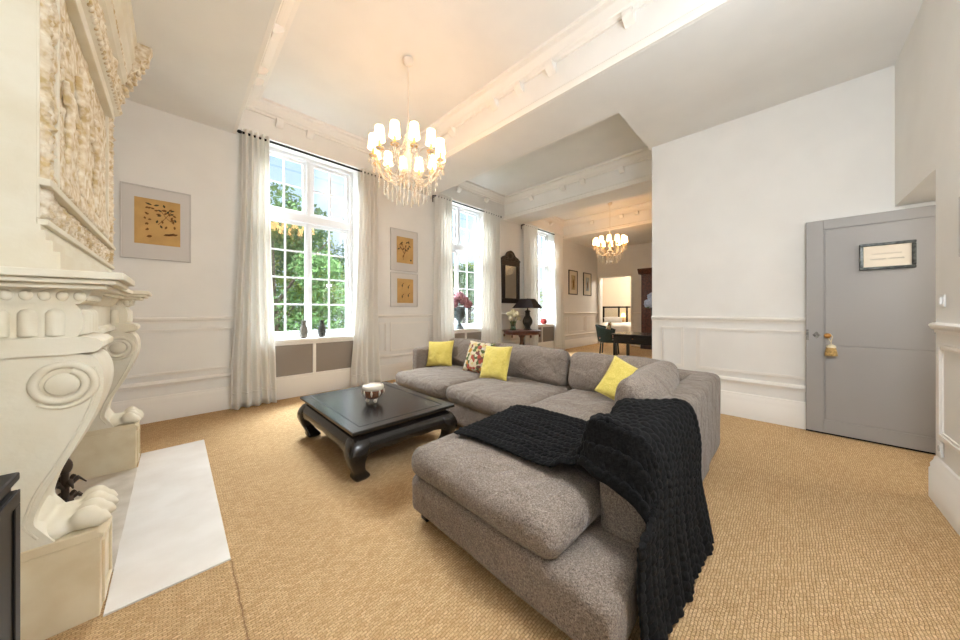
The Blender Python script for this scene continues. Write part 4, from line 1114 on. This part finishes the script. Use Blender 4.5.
# ------------------------------------------------------------------ outdoors
tag(obj('ground',MB().box(-30,60,5.6,60,-3.2,-3.0),mat('lawn',(92,118,58),.9,noise_amt=.3,scale=2)),'green lawn far below the windows','lawn',kind=S)
def leafcloud(seed,rad,hz,n,size):
    r=random.Random(seed); vs=[]; fs=[]
    blobs=[]
    for k in range(16):
        a=r.random()*2*pi; q=r.random()**.5; zz=(r.random()*2-1)
        blobs.append((rad*q*cos(a)*sqrt(max(0.05,1-zz*zz*.8)),rad*q*sin(a)*sqrt(max(0.05,1-zz*zz*.8)),zz*hz,rad*(.28+.22*r.random())))
    for k in range(n):
        b=blobs[k%16]
        th=math.acos(1-2*r.random()); ph=r.random()*2*pi; rr=b[3]*(.55+.5*r.random())
        c=Vector((b[0]+rr*sin(th)*cos(ph),b[1]+rr*sin(th)*sin(ph),b[2]+rr*cos(th)*.8))
        nrm=Vector((r.gauss(0,1),r.gauss(0,1),r.gauss(0,1)+.8)).normalized(); u=nrm.orthogonal().normalized(); v=nrm.cross(u); an=r.random()*6
        u,v=u*cos(an)+v*sin(an),v*cos(an)-u*sin(an); s=size*(.6+.8*r.random())
        i=len(vs); vs+=[c-u*s,c+v*s*.45,c+u*s,c-v*s*.45]; fs.append((i,i+1,i+2,i+3))
    return MB().add(vs,fs)
BARK=mat('bark',(96,82,66),.9,noise_amt=.4,scale=10,bump=.5,bscale=15)
protos=[]
def tree(x,y,zc,rad,hz,m,seed,label,n=15000,size=.075):
    t=thing('tree',label,'tree',(x,y,-3.0),group='trees outside the windows')
    obj('foliage',leafcloud(seed,rad,hz,n,size),m,t,loc=(0,0,zc+3))
    r=random.Random(seed); tm=MB().tube([(0,0,0),(.1,0,(zc+3)*.5),(0,.1,zc+3)],.2,10,rs=[.24,.17,.10])
    for k in range(7):
        a=k*.9; tm.tube([(0,0,zc+3-hz*.6+.25*k),(rad*.4*cos(a),rad*.4*sin(a),zc+3-hz*.3+.3*k),(rad*.8*cos(a),rad*.8*sin(a),zc+3+.3*k)],.05,6,rs=[.07,.045,.015])
    obj('trunk',tm,BARK,t,smooth=60)
TR=[(2.3,11.8,1.7,2.3,3.0,LEAFM2,1,'darker green tree outside the nearest window, at its left panes'),
    (5.4,13.0,1.3,2.3,2.6,LEAFM,2,'sunlit green tree outside the nearest window, at its right panes'),
    (3.2,17.5,2.0,3.0,3.0,LEAFM3,3,'paler tree behind the others outside the nearest window'),
    (7.6,15.5,2.6,2.8,3.2,LEAFM2,4,'tall blue-green tree between the nearest and middle window views'),
    (12.2,13.5,.8,2.2,2.6,LEAFM2,5,'green tree filling the lower panes of the middle window'),
    (14.5,15.5,1.6,2.6,2.8,LEAFM3,6,'pale green tree behind the flower urn outside the middle window'),
    (19.5,15.0,1.0,2.8,2.8,LEAFM3,7,'pale tree outside the farthest window'),
    (3.0,9.6,-1.6,1.6,1.5,LEAFM3,8,'low leafy bush right outside the nearest window')]
for a in TR: tree(*a)

# ------------------------------------------------------------------ light
def area(name,loc,target,sx,sy,power,col=(1,1,1)):
    l=bpy.data.lights.new(name,'AREA'); l.shape='RECTANGLE'; l.size=sx; l.size_y=sy; l.energy=power; l.color=col
    o=bpy.data.objects.new(name,l); C.objects.link(o); o.location=loc
    o.rotation_euler=(Vector(target)-Vector(loc)).to_track_quat('-Z','Y').to_euler(); return o
for i,(a,b) in enumerate(wins):
    m=(a+b)/2
    area('daylight_source',(m-.3,8.0,6.1),(m+.3,4.4,1.6),3.4,2.4,(2000,1100,1050)[i],(.86,.93,1.0))
def point(name,loc,p,col=(1,.93,.82),r=.1):
    l=bpy.data.lights.new(name,'POINT'); l.energy=p; l.color=col; l.shadow_soft_size=r
    o=bpy.data.objects.new(name,l); C.objects.link(o); o.location=loc
point('hall_fill',(4.3,-1.75,2.3),14,(1,.97,.93))  # added fill light in the unseen hallway, no fixture
point('near_corner_fill',(1.35,-.5,2.4),78,(.86,.93,1),.25)  # fill added out of view to brighten fireplace, sofa front and door side
point('bedroom_fill',(13.0,4.2,2.9),60,(1,.92,.8))  # extra fill added to light the bedroom, not a real fixture
sun=bpy.data.lights.new('sun','SUN'); sun.energy=1.9; sun.angle=R(1); sun.color=(1,.96,.88)
so=bpy.data.objects.new('sun',sun); C.objects.link(so); so.rotation_euler=Vector((.35,1,-.75)).to_track_quat('-Z','Y').to_euler()
w=bpy.data.worlds.new('World'); bpy.context.scene.world=w; w.use_nodes=True; N=w.node_tree.nodes; L=w.node_tree.links
bg=N['Background']; tc=N.new('ShaderNodeTexCoord'); sp=N.new('ShaderNodeSeparateXYZ'); L.new(tc.outputs['Generated'],sp.inputs[0])
cr=N.new('ShaderNodeValToRGB'); E=cr.color_ramp.elements; E[0].position=0; E[0].color=lin((214,228,240)); E[1].position=.6; E[1].color=lin((150,190,230))
L.new(sp.outputs[2],cr.inputs['Fac'])
nz=N.new('ShaderNodeTexNoise'); nz.inputs['Scale'].default_value=3; nz.inputs['Detail'].default_value=6; L.new(tc.outputs['Generated'],nz.inputs['Vector'])
c2=N.new('ShaderNodeValToRGB'); c2.color_ramp.elements[0].position=.48; c2.color_ramp.elements[1].position=.66; L.new(nz.outputs['Fac'],c2.inputs['Fac'])
mx=N.new('ShaderNodeMixRGB'); L.new(c2.outputs['Color'],mx.inputs[0]); L.new(cr.outputs['Color'],mx.inputs[1]); mx.inputs[2].default_value=lin((244,246,250))
L.new(mx.outputs[0],bg.inputs['Color']); bg.inputs['Strength'].default_value=.85

# ------------------------------------------------------------------ camera
cam=bpy.data.cameras.new('camera'); co=bpy.data.objects.new('camera',cam); C.objects.link(co)
co.location=(0,0,1.3); co.rotation_euler=(R(90),0,R(-45)); cam.sensor_width=36; cam.lens=305/960*36; cam.shift_y=-10/960
cam.clip_start=.02
sc=bpy.context.scene; sc.camera=co
sc.view_settings.view_transform='Standard'; sc.view_settings.look='None'; sc.view_settings.gamma=1; sc.view_settings.exposure=0.95
